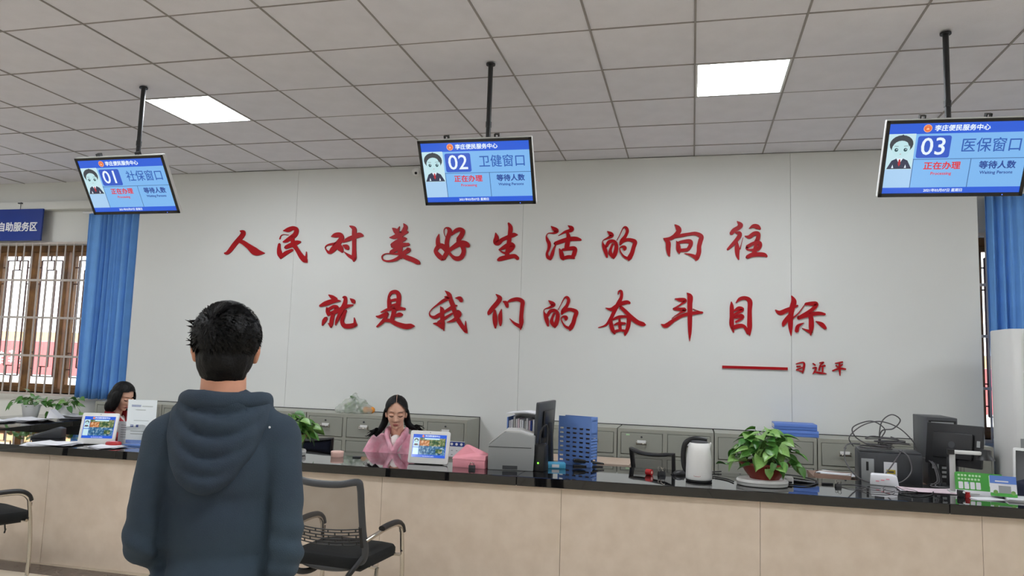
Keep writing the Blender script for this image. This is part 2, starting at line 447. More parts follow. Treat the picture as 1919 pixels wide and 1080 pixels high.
def grille(xa, xb, xs, label, name='window_grille'):
    g = thing(name, (xs[0], 6.995, WZ0), 0, label, 'window grille')
    ox, oz = xs[0], WZ0
    vm = MB().tube([(0, 0, -.02), (0, 0, WZ1-WZ0+.01)], .0085, 8).mesh('bar', 0, 2, True); vm.materials.append(M['bars'])
    for x in xs:
        o = bpy.data.objects.new('bar', vm); C.objects.link(o); o.parent = g; o.location = (x-ox, 0, 0)
    for z in (WZ0-.012, 1.468, 1.906, 2.342, WZ1+.003):
        B(xa-ox, xb-ox, -.006, .012, z-oz-.012, z-oz+.012).build('rail', M['bars'], g)
    for x in (xa+.05, xb-.05):
        for z in (WZ0-.012, WZ1+.003): B(x-ox-.015, x-ox+.015, .012, .055, z-oz-.01, z-oz+.01).build('wall_bracket', M['bars'], g)
    return g
window(1, LW[0], LW[1], [(-8.70, -8.20), (-8.20, -7.69), (-7.69, -7.19), (-7.15, -6.65), (-6.65, -6.2)])
window(2, RW[0], RW[1], [(2.39, 2.86), (2.86, 3.35), (3.35, 3.8), (3.8, 4.25)])
grille(LW[0]-.02, LW[1]+.02, [-6.94+.1172*5-.1172*k for k in range(21)], 'pale painted steel bars over the timber window left of the blue curtain')
grille(RW[0]-.015, RW[1]+.02, [2.42+.117*k for k in range(16)], 'pale steel window bars glimpsed between the white wall panel and the air conditioner')

# outside: pale yard, long red hoarding with an orange top strip
struct(B(-40, 30, 7.35, 60, -.3, -.15).build('ground', M['concrete']))
t = thing('hoarding', (-11.5, 11, -.15), 0, 'long red roadside hoarding with an orange top strip seen through the barred window', 'hoarding')
B(-7, 22, 0, .12, 1.23, 1.83).build('red_panel', M['outred'], t); B(-7, 22, 0, .12, 1.835, 2.0).build('orange_strip', M['outor'], t)
for k in range(12): B(-6.9+2.6*k, -6.8+2.6*k, .12, .2, 0, 2.0).build('post', M['midgrey'], t)
for k, (a, b_) in enumerate(((-1.1, 1.62), (-.86, 1.60), (-.62, 1.63), (-.38, 1.6))):
    q = MB(); 
    for dz in (0, -.06, -.12, -.17): q.box(a, a+.13, -.012, 0, b_+dz-.012, b_+dz+.012)
    q.box(a+.05, a+.075, -.013, -.001, b_-.2, b_+.03); q.build('white_lettering', M['white'], t)

# ------------------------------------------------------------ curtains
def curtain(x0, x1, z0, z1, yc, n, amp, seed, label, phase=0.):
    rr = random.Random(seed); N = n*14; pts = []
    ph = 0; acc = []
    for i in range(N+1):
        u = i/N; ph += (2*PI*n/N)*(1+.45*math.sin(u*9+seed)+.3*math.sin(u*23+seed*2)); acc.append(ph)
    vs = []; fs = []; NZ = 14
    for j in range(NZ+1):
        v = j/NZ; z = z0+(z1-z0)*v
        for i in range(N+1):
            u = i/N; k = 1-.25*v
            a = amp*(.65+.35*math.sin(u*13+seed))*k
            x = x0+(x1-x0)*u + .012*math.sin(acc[i]*.5+v*3)*(1-v) - .02*(1-v)*(u-.5)
            vs.append((x, yc+a*math.sin(acc[i]+.25*math.sin(v*4+u*5)), z+(.006*math.sin(acc[i]) if j == 0 else 0)))
    W = N+1
    for j in range(NZ):
        for i in range(N): fs.append((j*W+i, j*W+i+1, (j+1)*W+i+1, (j+1)*W+i))
    t = thing('curtain', ((x0+x1)/2, yc, z0), 0, label, 'curtain')
    ox = (x0+x1)/2
    mb = MB(); mb.add([(a-ox, b_-yc, c_-z0) for a, b_, c_ in vs], fs)
    o = mb.build('cloth', M['curtain'], t, smooth=True)
    md = o.modifiers.new('s', 'SOLIDIFY'); md.thickness = .002
    MB().tube([(-(x1-x0)/2-.08, 0, z1-z0+.012), ((x1-x0)/2+.08, 0, z1-z0+.012)], .012, 10).build('curtain_rod', M['whiteal'], t)
    hk = MB()
    for k in range(n): hk.tube([(x0-ox+(k+.5)*(x1-x0)/n, 0, z1-z0-.01), (x0-ox+(k+.5)*(x1-x0)/n, 0, z1-z0+.03)], .004, 6)
    hk.build('hooks', M['whiteal'], t)
    for sx in (-1, 1): B(sx*((x1-x0)/2+.03)-.01, sx*((x1-x0)/2+.03)+.01, 0, .09 if yc > 6.9 else .1, z1-z0+.005, z1-z0+.02).build('rod_bracket', M['whiteal'], t)
    return t
curtain(-6.70, -6.02, 1.02, 3.10, 6.915, 10, .045, 3, 'long pleated blue curtain hanging between the barred window and the white slogan wall')
curtain(2.40, 3.55, .15, 3.10, 6.905, 16, .045, 8, 'long pleated blue curtain hanging behind the floor standing air conditioner')

# ------------------------------------------------------------ counter
yf = lambda x: 4.70+.036*x
yb = lambda x: 5.46+.04*x
ct = thing('service_counter', (0, 4.755, 0), 0, 'long service counter with beige marble front and glossy black granite top', 'counter')
oy = 4.755
seams = [-6.95, -4.0, -1.08, 1.42, 4.35]
for a, b_ in zip(seams[:-1], seams[1:]):
    a2, b2 = a+.0012, b_-.0012
    MB().prism([(a2, yf(a2)-oy), (b2, yf(b2)-oy), (b2, yb(b2)-oy), (a2, yb(a2)-oy)], .782, .84).build('granite_slab', M['granite'], ct, bevel=.003, seg=1, smooth=False)
    # raised lip gives the polished edge its thickness
MB().prism([(-6.95, yb(-6.95)+.001-oy), (-5.885, yb(-5.885)+.001-oy), (-6.11, 6.72-oy), (-6.95, 6.72-oy)], .782, .84).build('granite_slab', M['granite'], ct, bevel=.003, seg=1, smooth=False)
ps = [-6.9, -5.55, -4.595, -3.2, -2.0, -.8, .4, 1.6, 2.8, 4.3]
for a, b_ in zip(ps[:-1], ps[1:]):
    f = lambda x, d: yf(x)+.055+d-oy
    MB().prism([(a+.001, f(a, 0)), (b_-.001, f(b_, 0)), (b_-.001, f(b_, .03)), (a+.001, f(a, .03))], 0, .782).build('marble_panel', M['marble'], ct, bevel=.001, seg=1)
MB().prism([(-6.9, yf(-6.9)+.087-oy), (4.3, yf(4.3)+.087-oy), (4.3, yf(4.3)+.2-oy), (-6.9, yf(-6.9)+.2-oy)], 0, .781).build('core_wall', M['darkgrey'], ct)
MB().prism([(-6.3, yb(-6.3)-.02-oy), (-5.93, yb(-5.93)-.02-oy), (-6.15, 6.68-oy), (-6.3, 6.68-oy)], 0, .781).build('return_wall', M['blackp'], ct)
MB().prism([(-6.9, yf(-6.9)+.2-oy), (-6.8, yf(-6.8)+.2-oy), (-6.8, 6.68-oy), (-6.9, 6.68-oy)], 0, .781).build('side_wall', M['marble'], ct)
B(4.2, 4.3, yf(4.2)+.2-oy, yb(4.2)-.03-oy, 0, .781).build('side_wall', M['marble'], ct)

# ------------------------------------------------------------ steel filing cabinets along the back wall
def cabinet():
    t = thing('filing_cabinet', (0, 0, 0), 0, '', 'cabinet', 'grey steel filing cabinets along the slogan wall')
    # origin: centre of the front bottom edge; body goes to +y
    B(-.396, .396, .018, .40, .0, 1.03).build('body', M['steel'], t, bevel=.003, seg=1)
    ff = MB(); 
    for a, b_ in ((-.396, -.372), (-.018, .018), (.372, .396)): ff.box(a, b_, 0, .018, .03, 1.03)
    for a, b_ in ((.03, .06), (.79, .815), (1.0, 1.03)): ff.box(-.396, .396, .001, .018, a, b_)
    ff.build('face_frame', M['steel'], t)
    B(-.4, .4, .401, .408, 0, 1.036).build('black_strip', M['rubber'], t)  # thin black sheet behind the body, standing slightly above its top
    for cx in (-.195, .195):
        d = B(cx-.172, cx+.172, -.004, .016, .82, .996).build('drawer', M['steel2'], t, bevel=.003, seg=1)
        # bow handle with label slot
        h = MB(); h.box(cx-.044, cx-.038, -.022, -.004, .9, .93); h.box(cx+.038, cx+.044, -.022, -.004, .9, .93); h.box(cx-.044, cx+.044, -.026, -.02, .902, .914)
        h.build('handle', M['chrome'], d, bevel=.0015, seg=1)
        B(cx-.036, cx+.036, -.007, -.0041, .916, .938).build('label_holder', M['whitep'], d)
        MB().add(*cyl_y(cx, .965, .0085, -.009, -.004)).build('lock', M['darkgrey'], d)
        B(cx-.172, cx+.172, -.003, .016, .066, .785).build('door', M['steel2'], t, bevel=.003, seg=1)
    return t
def cyl_y(x, z, r, y0, y1, n=14):
    vs = [(x+r*math.cos(2*PI*k/n), y, z+r*math.sin(2*PI*k/n)) for y in (y0, y1) for k in range(n)]
    return vs, [tuple(range(n)), tuple(range(n, 2*n))[::-1]] + [(k, n+k, n+(k+1) % n, (k+1) % n) for k in range(n)]
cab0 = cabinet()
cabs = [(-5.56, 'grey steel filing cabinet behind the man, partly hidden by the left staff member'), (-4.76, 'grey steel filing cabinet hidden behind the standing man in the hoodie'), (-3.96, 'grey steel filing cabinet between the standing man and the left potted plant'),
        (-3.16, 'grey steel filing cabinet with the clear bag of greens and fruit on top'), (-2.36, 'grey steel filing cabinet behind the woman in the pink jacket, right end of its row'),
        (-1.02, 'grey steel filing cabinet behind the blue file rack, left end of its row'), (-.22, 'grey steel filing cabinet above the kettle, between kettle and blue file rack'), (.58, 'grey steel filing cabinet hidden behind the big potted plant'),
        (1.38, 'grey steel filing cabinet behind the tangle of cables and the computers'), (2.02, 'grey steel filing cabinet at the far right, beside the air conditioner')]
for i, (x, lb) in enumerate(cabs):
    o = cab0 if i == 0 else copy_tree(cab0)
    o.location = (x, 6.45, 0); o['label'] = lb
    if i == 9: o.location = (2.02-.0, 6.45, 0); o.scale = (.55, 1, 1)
t = B(-.5, -.47, 0, .0006, 0, .012).build('label_sticker', M['greenl'])
t.location = (-.045, 6.445, .975); tag(t, 'small pale green sticker on a cabinet drawer left of the kettle', 'sticker')

# ------------------------------------------------------------ slogan characters cut from red board
STROKES = [
    ('人', "-4688 2865 8,-4651 2846 50,-4663 2808 50,-4705 2763 48,-4751 2710 48,-4797 2651 42,-4830 2626 30,-4856 2625 16|-4709 2754 30,-4653 2745 40,-4570 2695 50,-4506 2650 71,-4455 2630 57,-4381 2624 10"),
    ('民', "-4177 2859 6,-4120 2869 44,-4063 2886 39,-4023 2867 43,-4034 2819 48,-4075 2789 44,-4131 2754 34,-4169 2741 12|-4111 2814 5,-4165 2820 5,-4198 2807 7,-4210 2772 10|-4211 2719 24,-4212 2666 37,-4199 2613 49,-4184 2564 10|-4185 2578 29,-4131 2621 39,-4056 2656 24|-4136 2683 34,-4079 2705 44,-4013 2731 43,-3971 2739 19|-4066 2788 34,-4046 2718 43,-3999 2656 38,-3946 2586 48,-3900 2546 48,-3877 2522 6|-3900 2542 33,-3891 2594 15,-3892 2636 5"),
    ('对', "-3619 2793 8,-3580 2805 42,-3524 2807 47,-3504 2774 47,-3538 2723 51,-3590 2662 54,-3630 2628 33,-3665 2650 13,-3681 2680 8,-3659 2704 11,-3603 2714 23,-3547 2714 33|-3566 2718 42,-3511 2670 56,-3486 2631 19|-3487 2735 14,-3428 2763 39,-3365 2786 42,-3310 2805 46,-3273 2800 26|-3418 2899 11,-3370 2872 42,-3366 2816 42,-3361 2730 37,-3356 2644 39,-3352 2566 44,-3355 2532 7|-3347 2562 37,-3409 2592 28,-3467 2634 4|-3480 2700 14,-3442 2683 46,-3422 2661 23"),
    ('美', "-2949 2871 9,-2920 2850 41,-2892 2820 45|-2873 2888 5,-2885 2858 22,-2897 2824 36|-2831 2917 7,-2810 2882 40,-2825 2836 45,-2859 2794 45|-2973 2775 9,-2921 2782 38,-2851 2811 45,-2785 2831 22|-2860 2819 45,-2861 2751 45,-2855 2683 45,-2855 2616 40,-2838 2561 11|-2949 2701 27,-2892 2730 40,-2821 2758 40,-2797 2763 18|-2943 2684 27,-2863 2696 45,-2767 2704 27|-2954 2624 32,-2906 2650 38,-2845 2683 31|-2841 2607 27,-2886 2609 18,-2931 2609 11,-3003 2612 8,-3045 2587 8,-3031 2548 13,-2972 2535 18,-2901 2550 27,-2840 2586 36|-2853 2582 31,-2806 2620 40,-2763 2649 40,-2781 2668 9|-2845 2594 27,-2785 2573 43,-2713 2548 44,-2659 2522 40,-2639 2507 11"),
    ('好', "-2372 2764 5,-2396 2806 4,-2400 2848 5,-2381 2868 10,-2350 2855 33,-2340 2822 42,-2359 2763 39,-2365 2705 39,-2350 2655 30|-2450 2806 5,-2459 2764 30,-2459 2722 37,-2447 2693 44,-2403 2680 48,-2358 2638 48|-2455 2681 39,-2478 2635 35,-2443 2589 44,-2402 2557 39,-2393 2545 9|-2394 2559 39,-2373 2597 39,-2351 2638 43|-2321 2792 9,-2280 2834 36,-2237 2850 36,-2206 2833 41,-2217 2791 43,-2246 2750 43|-2349 2634 30,-2290 2675 39,-2231 2708 52,-2171 2704 51,-2140 2683 34|-2250 2737 39,-2200 2679 39,-2187 2621 39,-2217 2567 41,-2268 2561 39,-2313 2592 24,-2340 2626 22"),
    ('生', "-1869 2812 7,-1859 2767 40,-1862 2722 50,-1836 2713 42,-1796 2746 33,-1726 2775 35,-1685 2790 37,-1651 2791 10|-1743 2905 17,-1722 2864 37,-1725 2798 37,-1732 2725 37,-1743 2659 33,-1746 2570 42|-1830 2644 10,-1780 2668 35,-1723 2699 37,-1689 2680 37,-1721 2639 37,-1770 2612 21,-1825 2640 7|-1835 2544 25,-1802 2558 40,-1719 2576 37,-1670 2582 35,-1640 2557 31"),
    ('活', "-1321 2869 6,-1290 2842 36,-1265 2822 34,-1297 2803 16,-1346 2802 6,-1365 2778 7,-1354 2738 26,-1335 2697 31,-1340 2649 23,-1355 2605 20,-1343 2568 28,-1318 2547 12|-1319 2556 24,-1304 2600 29,-1289 2649 20,-1274 2685 12|-1158 2873 6,-1125 2850 36,-1128 2828 32,-1184 2813 22,-1224 2791 10,-1249 2777 3|-1278 2701 31,-1222 2721 36,-1150 2742 36,-1079 2745 36,-1032 2735 17|-1164 2808 20,-1151 2768 34,-1158 2712 40,-1166 2660 40|-1236 2652 8,-1219 2616 34,-1206 2568 38,-1195 2546 16|-1208 2640 20,-1140 2652 32,-1088 2651 36,-1091 2608 36,-1102 2572 32,-1090 2558 12|-1194 2560 28,-1146 2572 30,-1098 2568 28"),
    ('的', "-784 2814 6,-756 2792 33,-740 2772 30,-779 2749 17,-819 2731 5,-826 2709 8,-814 2670 30,-796 2622 33,-782 2568 16|-791 2669 23,-766 2713 30,-724 2720 26,-700 2692 29,-697 2645 33,-710 2594 35,-721 2555 11|-725 2566 23,-751 2606 31,-749 2645 22,-731 2693 19|-693 2728 5,-663 2787 5,-636 2844 9,-613 2848 23,-597 2818 26,-612 2771 26,-646 2720 35,-661 2686 14|-646 2716 31,-592 2733 26,-546 2724 32,-524 2707 34,-537 2660 32,-552 2605 35,-576 2558 37,-581 2535 9|-578 2552 26,-624 2574 18,-656 2617 10,-664 2653 7,-645 2667 17,-620 2659 32,-621 2638 23"),
    ('向', "-165 2869 7,-139 2840 39,-129 2808 41,-164 2766 34,-209 2739 29,-266 2740 8|-258 2732 15,-225 2704 39,-222 2642 36,-217 2596 24,-208 2574 6|-164 2754 21,-105 2767 28,-38 2779 25,21 2783 30,70 2756 37,62 2710 37,52 2664 35,50 2610 37,32 2556 35,23 2535 9|26 2564 35,-22 2587 21,-77 2601 4|-149 2715 7,-135 2680 31,-130 2634 36,-122 2602 12|-130 2702 21,-82 2711 28,-30 2711 36,-22 2680 33,-46 2637 28|-126 2628 27,-52 2634 28"),
    ('往', "383 2892 6,411 2859 40,397 2835 35,357 2810 35,332 2780 29|372 2787 14,401 2783 32,404 2760 34,379 2722 32,340 2677 27,300 2635 16|379 2703 18,383 2646 37,386 2586 30,397 2544 10|433 2741 4,419 2684 5,408 2639 10|485 2824 4,523 2846 30,558 2838 37,580 2820 16|451 2756 7,487 2748 30,530 2778 32,562 2774 34,562 2736 32,544 2691 39|469 2657 29,522 2689 26,572 2694 30,579 2664 28,551 2634 28,480 2631 13,465 2650 21|547 2706 32,542 2660 28,529 2600 39|469 2564 29,508 2584 34,565 2589 34,614 2585 32,637 2570 14"),
    ('就', "-3611 2189 9,-3573 2168 35,-3529 2141 39|-3702 2075 21,-3638 2101 45,-3556 2126 39,-3480 2130 11|-3626 2058 11,-3613 2024 37,-3601 1984 26|-3611 2037 28,-3552 2068 30,-3515 2060 39,-3531 2021 35,-3595 1997 28|-3548 2000 32,-3559 1949 39,-3565 1889 35,-3567 1855 7|-3624 1952 32,-3646 1922 37,-3663 1877 9|-3566 1868 22,-3596 1899 7|-3548 2000 28,-3485 2035 35,-3423 2068 39,-3339 2088 13|-3447 2164 20,-3424 2163 28,-3424 2112 39,-3448 2052 42,-3481 1984 35,-3505 1924 26,-3518 1883 7|-3411 2032 20,-3434 1976 33,-3446 1921 35,-3416 1877 41,-3347 1876 44,-3298 1890 36,-3288 1877 11|-3301 1894 31,-3314 1961 5|-3368 2153 9,-3336 2128 38,-3322 2109 18"),
    ('是', "-2957 2184 9,-2947 2134 36,-2942 2067 36|-2952 2176 20,-2927 2217 30,-2878 2225 37,-2848 2194 40,-2846 2127 43,-2854 2056 44|-2938 2136 20,-2874 2148 27|-2935 2088 16,-2863 2100 27|-3029 2020 9,-2949 2049 29,-2852 2062 35,-2776 2055 22|-3076 1978 11,-3035 1976 30,-2965 2009 34|-2887 2051 41,-2895 1993 40,-2908 1947 41|-2884 1983 16,-2831 1998 41,-2803 1998 25|-2956 2009 20,-2981 1958 29,-3014 1916 29,-3064 1873 13|-2993 1935 25,-2926 1938 34,-2853 1906 41,-2763 1883 48,-2702 1888 42,-2665 1889 7"),
    ('我', "-2363 2241 5,-2323 2207 36,-2303 2158 39,-2279 2101 41,-2255 2035 39,-2227 1971 39,-2182 1906 36,-2137 1851 32,-2120 1831 7|-2136 1855 30,-2141 1948 3|-2360 2180 16,-2321 2172 29,-2380 2139 29,-2439 2099 16,-2489 2061 7,-2515 2023 6,-2503 1991 16,-2459 1977 31,-2417 2000 33,-2358 2034 24,-2274 2084 32,-2236 2097 12|-2403 2083 9,-2385 2050 36,-2381 1976 36,-2370 1911 33,-2359 1850 7|-2367 1874 29,-2422 1910 31,-2469 1917 9|-2422 1926 24,-2355 1969 27,-2280 2019 15|-2222 2044 24,-2205 2012 36,-2248 1962 32,-2294 1941 19,-2332 1932 4|-2252 2170 7,-2209 2167 36,-2191 2142 32"),
    ('们', "-1844 2211 7,-1807 2175 41,-1822 2137 40,-1869 2081 40,-1905 2032 35,-1916 2012 10|-1851 2057 15,-1849 2001 38,-1843 1937 38,-1839 1885 12|-1785 2068 5,-1795 2002 35,-1791 1938 28,-1790 1907 10|-1773 2143 8,-1742 2127 35,-1728 2091 26|-1729 2131 8,-1697 2152 26,-1632 2165 34,-1582 2143 37,-1582 2085 34,-1587 2005 34,-1585 1941 37,-1590 1874 8|-1589 1903 37,-1649 1932 23,-1700 1978 3"),
    ('的2', "-1327 2156 6,-1296 2132 34,-1277 2114 30,-1313 2091 18,-1361 2074 6,-1368 2048 8,-1352 2009 31,-1338 1966 34,-1326 1915 16|-1335 2009 24,-1308 2053 30,-1264 2062 27,-1238 2034 30,-1236 1987 33,-1249 1936 36,-1260 1900 11|-1264 1912 24,-1291 1951 32,-1288 1986 22,-1271 2034 19|-1232 2070 5,-1202 2129 5,-1173 2184 10,-1149 2187 24,-1135 2158 27,-1150 2110 27,-1184 2059 36,-1198 2027 14|-1184 2055 32,-1129 2074 27,-1081 2064 33,-1059 2046 35,-1072 2001 33,-1086 1946 35,-1110 1899 38,-1116 1875 9|-1113 1893 27,-1161 1914 19,-1191 1956 10,-1202 1991 7,-1183 2005 17,-1157 1998 33,-1158 1977 24"),
    ('奋', "-785 2092 6,-731 2081 29,-663 2126 35,-594 2148 32,-566 2141 21|-672 2220 8,-668 2246 11,-645 2249 22,-642 2198 26,-669 2136 35,-700 2073 32,-737 1995 28,-782 1933 17,-852 1908 5|-647 2101 28,-608 2067 31,-554 2014 36,-492 1965 38,-439 1947 34,-418 1943 9|-725 1976 8,-732 1941 32,-716 1887 32,-698 1855 15|-722 1984 14,-661 2010 26,-592 2013 21,-570 1990 34,-579 1913 32,-599 1863 26,-604 1840 9|-657 1997 14,-652 1943 24,-647 1885 24|-705 1935 9,-667 1950 25,-605 1951 19|-708 1871 26,-651 1887 21,-597 1881 21"),
    ('斗', "-157 2184 7,-113 2176 31,-72 2172 33,-79 2152 21,-135 2115 10,-168 2096 10|-168 2092 21,-112 2089 28,-69 2086 28,-112 2055 13,-156 2028 6,-185 2004 4|-278 1950 7,-237 1937 36,-170 1986 28,-97 2030 28,-24 2051 28,50 2061 25,86 2062 15|2 2094 3,35 2080 6,68 2067 10|-51 2238 7,-25 2204 43,-26 2136 40,-25 2045 38,-24 1954 34,-24 1879 26,-25 1804 4"),
    ('目', "334 2162 8,338 2116 31,338 2032 32,338 1956 35,354 1889 8|374 2154 6,406 2188 26,454 2197 30,492 2168 37,490 2084 33,490 2001 36,490 1934 36,490 1867 10|358 2082 14,398 2104 32,429 2092 27,366 2049 22,356 2019 14,414 2037 34,430 2020 22,374 1982 18|350 1931 34,406 1949 34,446 1941 25,479 1884 27"),
    ('标', "707 2094 8,746 2069 36,809 2097 33,891 2135 14|841 2221 6,860 2172 39,841 2097 40,832 2023 37,831 1949 33,836 1871 6|824 2047 29,781 1985 33,769 1952 11|847 2023 14,894 2065 8,950 2144 6|956 2150 20,1002 2153 32,1042 2153 32,1031 2123 29,986 2083 29,897 2026 28|905 2031 31,986 2057 32,1063 2069 29,1112 2062 18|994 2062 29,1001 2009 35,1001 1944 35,996 1878 8|999 1907 32,962 1920 17,928 1938 3|941 1984 5,893 1956 26,881 1910 28|1039 2000 6,1085 1974 32,1116 1940 21"),
    ('x1', "875 1627 8,929 1641 12,941 1625 15,935 1584 15,927 1547 6|929 1560 15,883 1574 5|881 1604 12,910 1608 11|877 1574 11,925 1598 8"),
    ('x2', "1013 1634 11,1030 1620 11|1011 1595 9,1037 1600 12,1026 1567 11,1011 1545 6|1020 1563 9,1065 1555 17,1120 1550 6|1066 1641 9,1097 1646 12,1072 1621 11,1060 1576 12|1074 1609 9,1108 1618 15|1090 1609 11,1088 1565 11"),
    ('x3', "1193 1641 9,1249 1654 13|1198 1623 11,1213 1609 10|1248 1634 10,1230 1614 9|1170 1577 11,1224 1598 15,1272 1594 13|1225 1650 12,1226 1586 15,1228 1538 4"),
    ('line', "257 1581 18,806 1582 18"),
]

names = {'人': 'first of the upper row', '民': 'second of the upper row', '对': 'third of the upper row', '美': 'fourth of the upper row', '好': 'fifth of the upper row', '生': 'sixth of the upper row',
         '活': 'seventh of the upper row', '的': 'eighth of the upper row', '向': 'ninth of the upper row', '往': 'last of the upper row',
         '就': 'first of the lower row', '是': 'second of the lower row', '我': 'third of the lower row', '们': 'fourth of the lower row', '的2': 'fifth of the lower row', '奋': 'sixth of the lower row',
         '斗': 'seventh of the lower row', '目': 'eighth of the lower row', '标': 'last of the lower row'}
def brush(mb, pts, y0, y1):
    pl = spline([(x, w_, z) for x, z, w_ in pts], 5) if len(pts) > 2 else [Vector((x, w_, z)) for x, z, w_ in pts]
    L = []; Rr = []
    for i, p in enumerate(pl):
        a = pl[max(i-1, 0)]; b_ = pl[min(i+1, len(pl)-1)]
        d = Vector((b_.x-a.x, b_.z-a.z)); 
        if d.length < 1e-6: d = Vector((1, 0))
        d.normalize(); n = Vector((-d.y, d.x)); hw = max(p.y*1.12, .005)/2
        L.append((p.x+n.x*hw, p.z+n.y*hw)); Rr.append((p.x-n.x*hw, p.z-n.y*hw))
    def endcap(i, s):
        p = pl[i]; q = pl[1] if i == 0 else pl[-2]; d = Vector((p.x-q.x, p.z-q.z)); d.normalize(); hw = max(p.y*1.12, .005)/2
        base = math.atan2(d.y, d.x)
        return [(p.x+hw*.8*math.cos(base+a), p.z+hw*.8*math.sin(base+a)) for a in ((-.9, 0, .9) if s > 0 else (.9, 0, -.9))]
    # a ribbon of quads with closed sides
    m = len(L); vs = [(x, y1, z) for x, z in L]+[(x, y1, z) for x, z in Rr]+[(x, y0, z) for x, z in L]+[(x, y0, z) for x, z in Rr]
    fs = []
    for i in range(m-1):
        fs += [(2*m+i, 2*m+i+1, 3*m+i+1, 3*m+i), (i, m+i, m+i+1, i+1), (i, i+1, 2*m+i+1, 2*m+i), (m+i, 3*m+i, 3*m+i+1, m+i+1)]
    for i in (0, m-1): fs.append((i, 2*m+i, 3*m+i, m+i))
    mb.add(vs, fs)
    for i, s in ((0, 1), (m-1, 1)):
        e = endcap(i, s); base = [L[i]] if i else [Rr[i]]
        poly = ([L[0]]+e[::-1]+[Rr[0]]) if i == 0 else ([Rr[-1]]+e+[L[-1]])
        mb.prism(poly, y0, y1, 'y')
for key, st in STROKES:
    mb = MB(); allp = []
    for k, s in enumerate(st.split('|')):
        pts = [tuple(int(v)/1000 for v in q.split()) for q in s.split(',')]; allp += pts
    ox = sum(p[0] for p in allp)/len(allp); oz = min(p[1] for p in allp)
    for k, s in enumerate(st.split('|')):
        pts = [tuple(int(v)/1000 for v in q.split()) for q in s.split(',')]
        pts = [(p[0]-ox, p[1]-oz, p[2]) for p in pts]
        if key == 'line': mb.box(pts[0][0], pts[1][0], -.014, 0, -.011, .014) if False else mb.prism([(pts[0][0], pts[0][1]-.012), (pts[1][0], pts[1][1]-.012), (pts[1][0], pts[1][1]+.012), (pts[0][0], pts[0][1]+.012)], -.014, 0, 'y')
        else: brush(mb, pts, -.012-.0004*k, 0)
    if key in names:
        o = mb.build('wall_character', M['red'], None); k0 = key[0]
        tag(o, 'large red calligraphy character %s, %s on the white wall' % (k0, names[key]), 'sign letter', 'red slogan characters on the wall')
    elif key == 'line':
        o = mb.build('wall_dash', M['red'], None); tag(o, 'long thin red dash before the small red characters on the white wall', 'sign letter')
    else:
        o = mb.build('wall_character', M['red'], None)
        tag(o, 'small red character, %s of the three after the red dash' % {'x1': 'left', 'x2': 'middle', 'x3': 'right'}[key], 'sign letter', 'small red characters after the dash')
    o.location = (ox, 6.8598, oz)

# ------------------------------------------------------------ hanging window screens
def avatar(parent, cx, cz, s, y):
    """flat on-screen portrait of a suited clerk; s = width"""
    d = lambda poly, m_, k, nm: MB().prism([(cx+a*s, cz+b_*s) for a, b_ in poly], y-.0004*k-.0003, y-.0004*k, 'y').build(nm, SCR[m_], parent)
    ell = lambda x, z, rx, rz, a0=0, a1=360, n=20: [(x+rx*math.cos(R(a0+(a1-a0)*i/n)), z+rz*math.sin(R(a0+(a1-a0)*i/n))) for i in range(n+(0 if a1-a0 == 360 else 1))]
    bg = d([(-.5, -.72), (.5, -.72), (.5, .72), (-.5, .72)], 'pic', 1, 'portrait')
    d(ell(0, .3, .44, .37), 'hair', 2, 'portrait_hair')
    d([(-.06, .62), (.02, .7), (.1, .62)], 'hair', 2, 'portrait_hair')
    d(ell(0, .12, .34, .33), 'face', 3, 'portrait_face')
    d([(-.3, .25), (-.26, .42), (0, .47), (.2, .42), (.3, .2), (.34, .38), (.2, .56), (-.2, .56), (-.35, .4)], 'hair', 4, 'portrait_hair')
    for sx in (-1, 1):
        d(ell(sx*.17, .08, .07, .075), 'eye', 5, 'portrait_eye'); d([(sx*.1, .22), (sx*.25, .23), (sx*.25, .245), (sx*.1, .235)], 'hair', 5, 'portrait_brow')
        d(ell(sx*.17+.015, .1, .02, .024), 'white', 6, 'portrait_eye')
    d([(-.03, -.1), (.03, -.1), (.03, -.085), (-.03, -.085)], 'tie', 5, 'portrait_mouth')
    d([(-.06, -.2), (.06, -.2), (.06, -.3), (-.06, -.3)], 'face', 4, 'portrait_neck')
    d([(-.46, -.7), (-.3, -.36), (-.12, -.27), (.12, -.27), (.3, -.36), (.48, -.7)], 'suit', 5, 'portrait_suit')
    d([(-.12, -.27), (0, -.5), (.12, -.27)], 'white', 6, 'portrait_shirt'); d([(-.035, -.33), (0, -.29), (.035, -.33), (.05, -.5), (0, -.6), (-.05, -.5)], 'tie', 7, 'portrait_tie')
    for sx in (-1, 1): d([(sx*.2, -.66), (sx*.28, -.66), (sx*.24, -.52)] if sx > 0 else [(-.28, -.66), (-.2, -.66), (-.24, -.52)], 'white', 6, 'portrait_shirt')
def emblem(parent, cx, cz, r, y):
    ell = lambda x, z, rr, n=20: [(x+rr*math.cos(2*PI*i/n), z+rr*math.sin(2*PI*i/n)) for i in range(n)]
    for rr, m_, k in ((r, 'gold', 1), (r*.86, 'orange', 2)):
        MB().prism([(a, b_) for a, b_ in ell(cx, cz, rr)], y-.0004*k-.0003, y-.0004*k, 'y').build('emblem', SCR[m_], parent)
    q = MB(); q.prism([(cx-r*.35, cz-r*.35), (cx+r*.35, cz-r*.35), (cx+r*.28, cz-r*.05), (cx, cz+r*.18), (cx-r*.28, cz-r*.05)], y-.0018, y-.0013, 'y')
    for a in (-.4, 0, .4): q.prism([(cx+a*r-.1*r, cz+r*.4), (cx+a*r+.1*r, cz+r*.4), (cx+a*r, cz+r*.6)], y-.0018, y-.0013, 'y')
    q.build('emblem', SCR['gold'], parent)
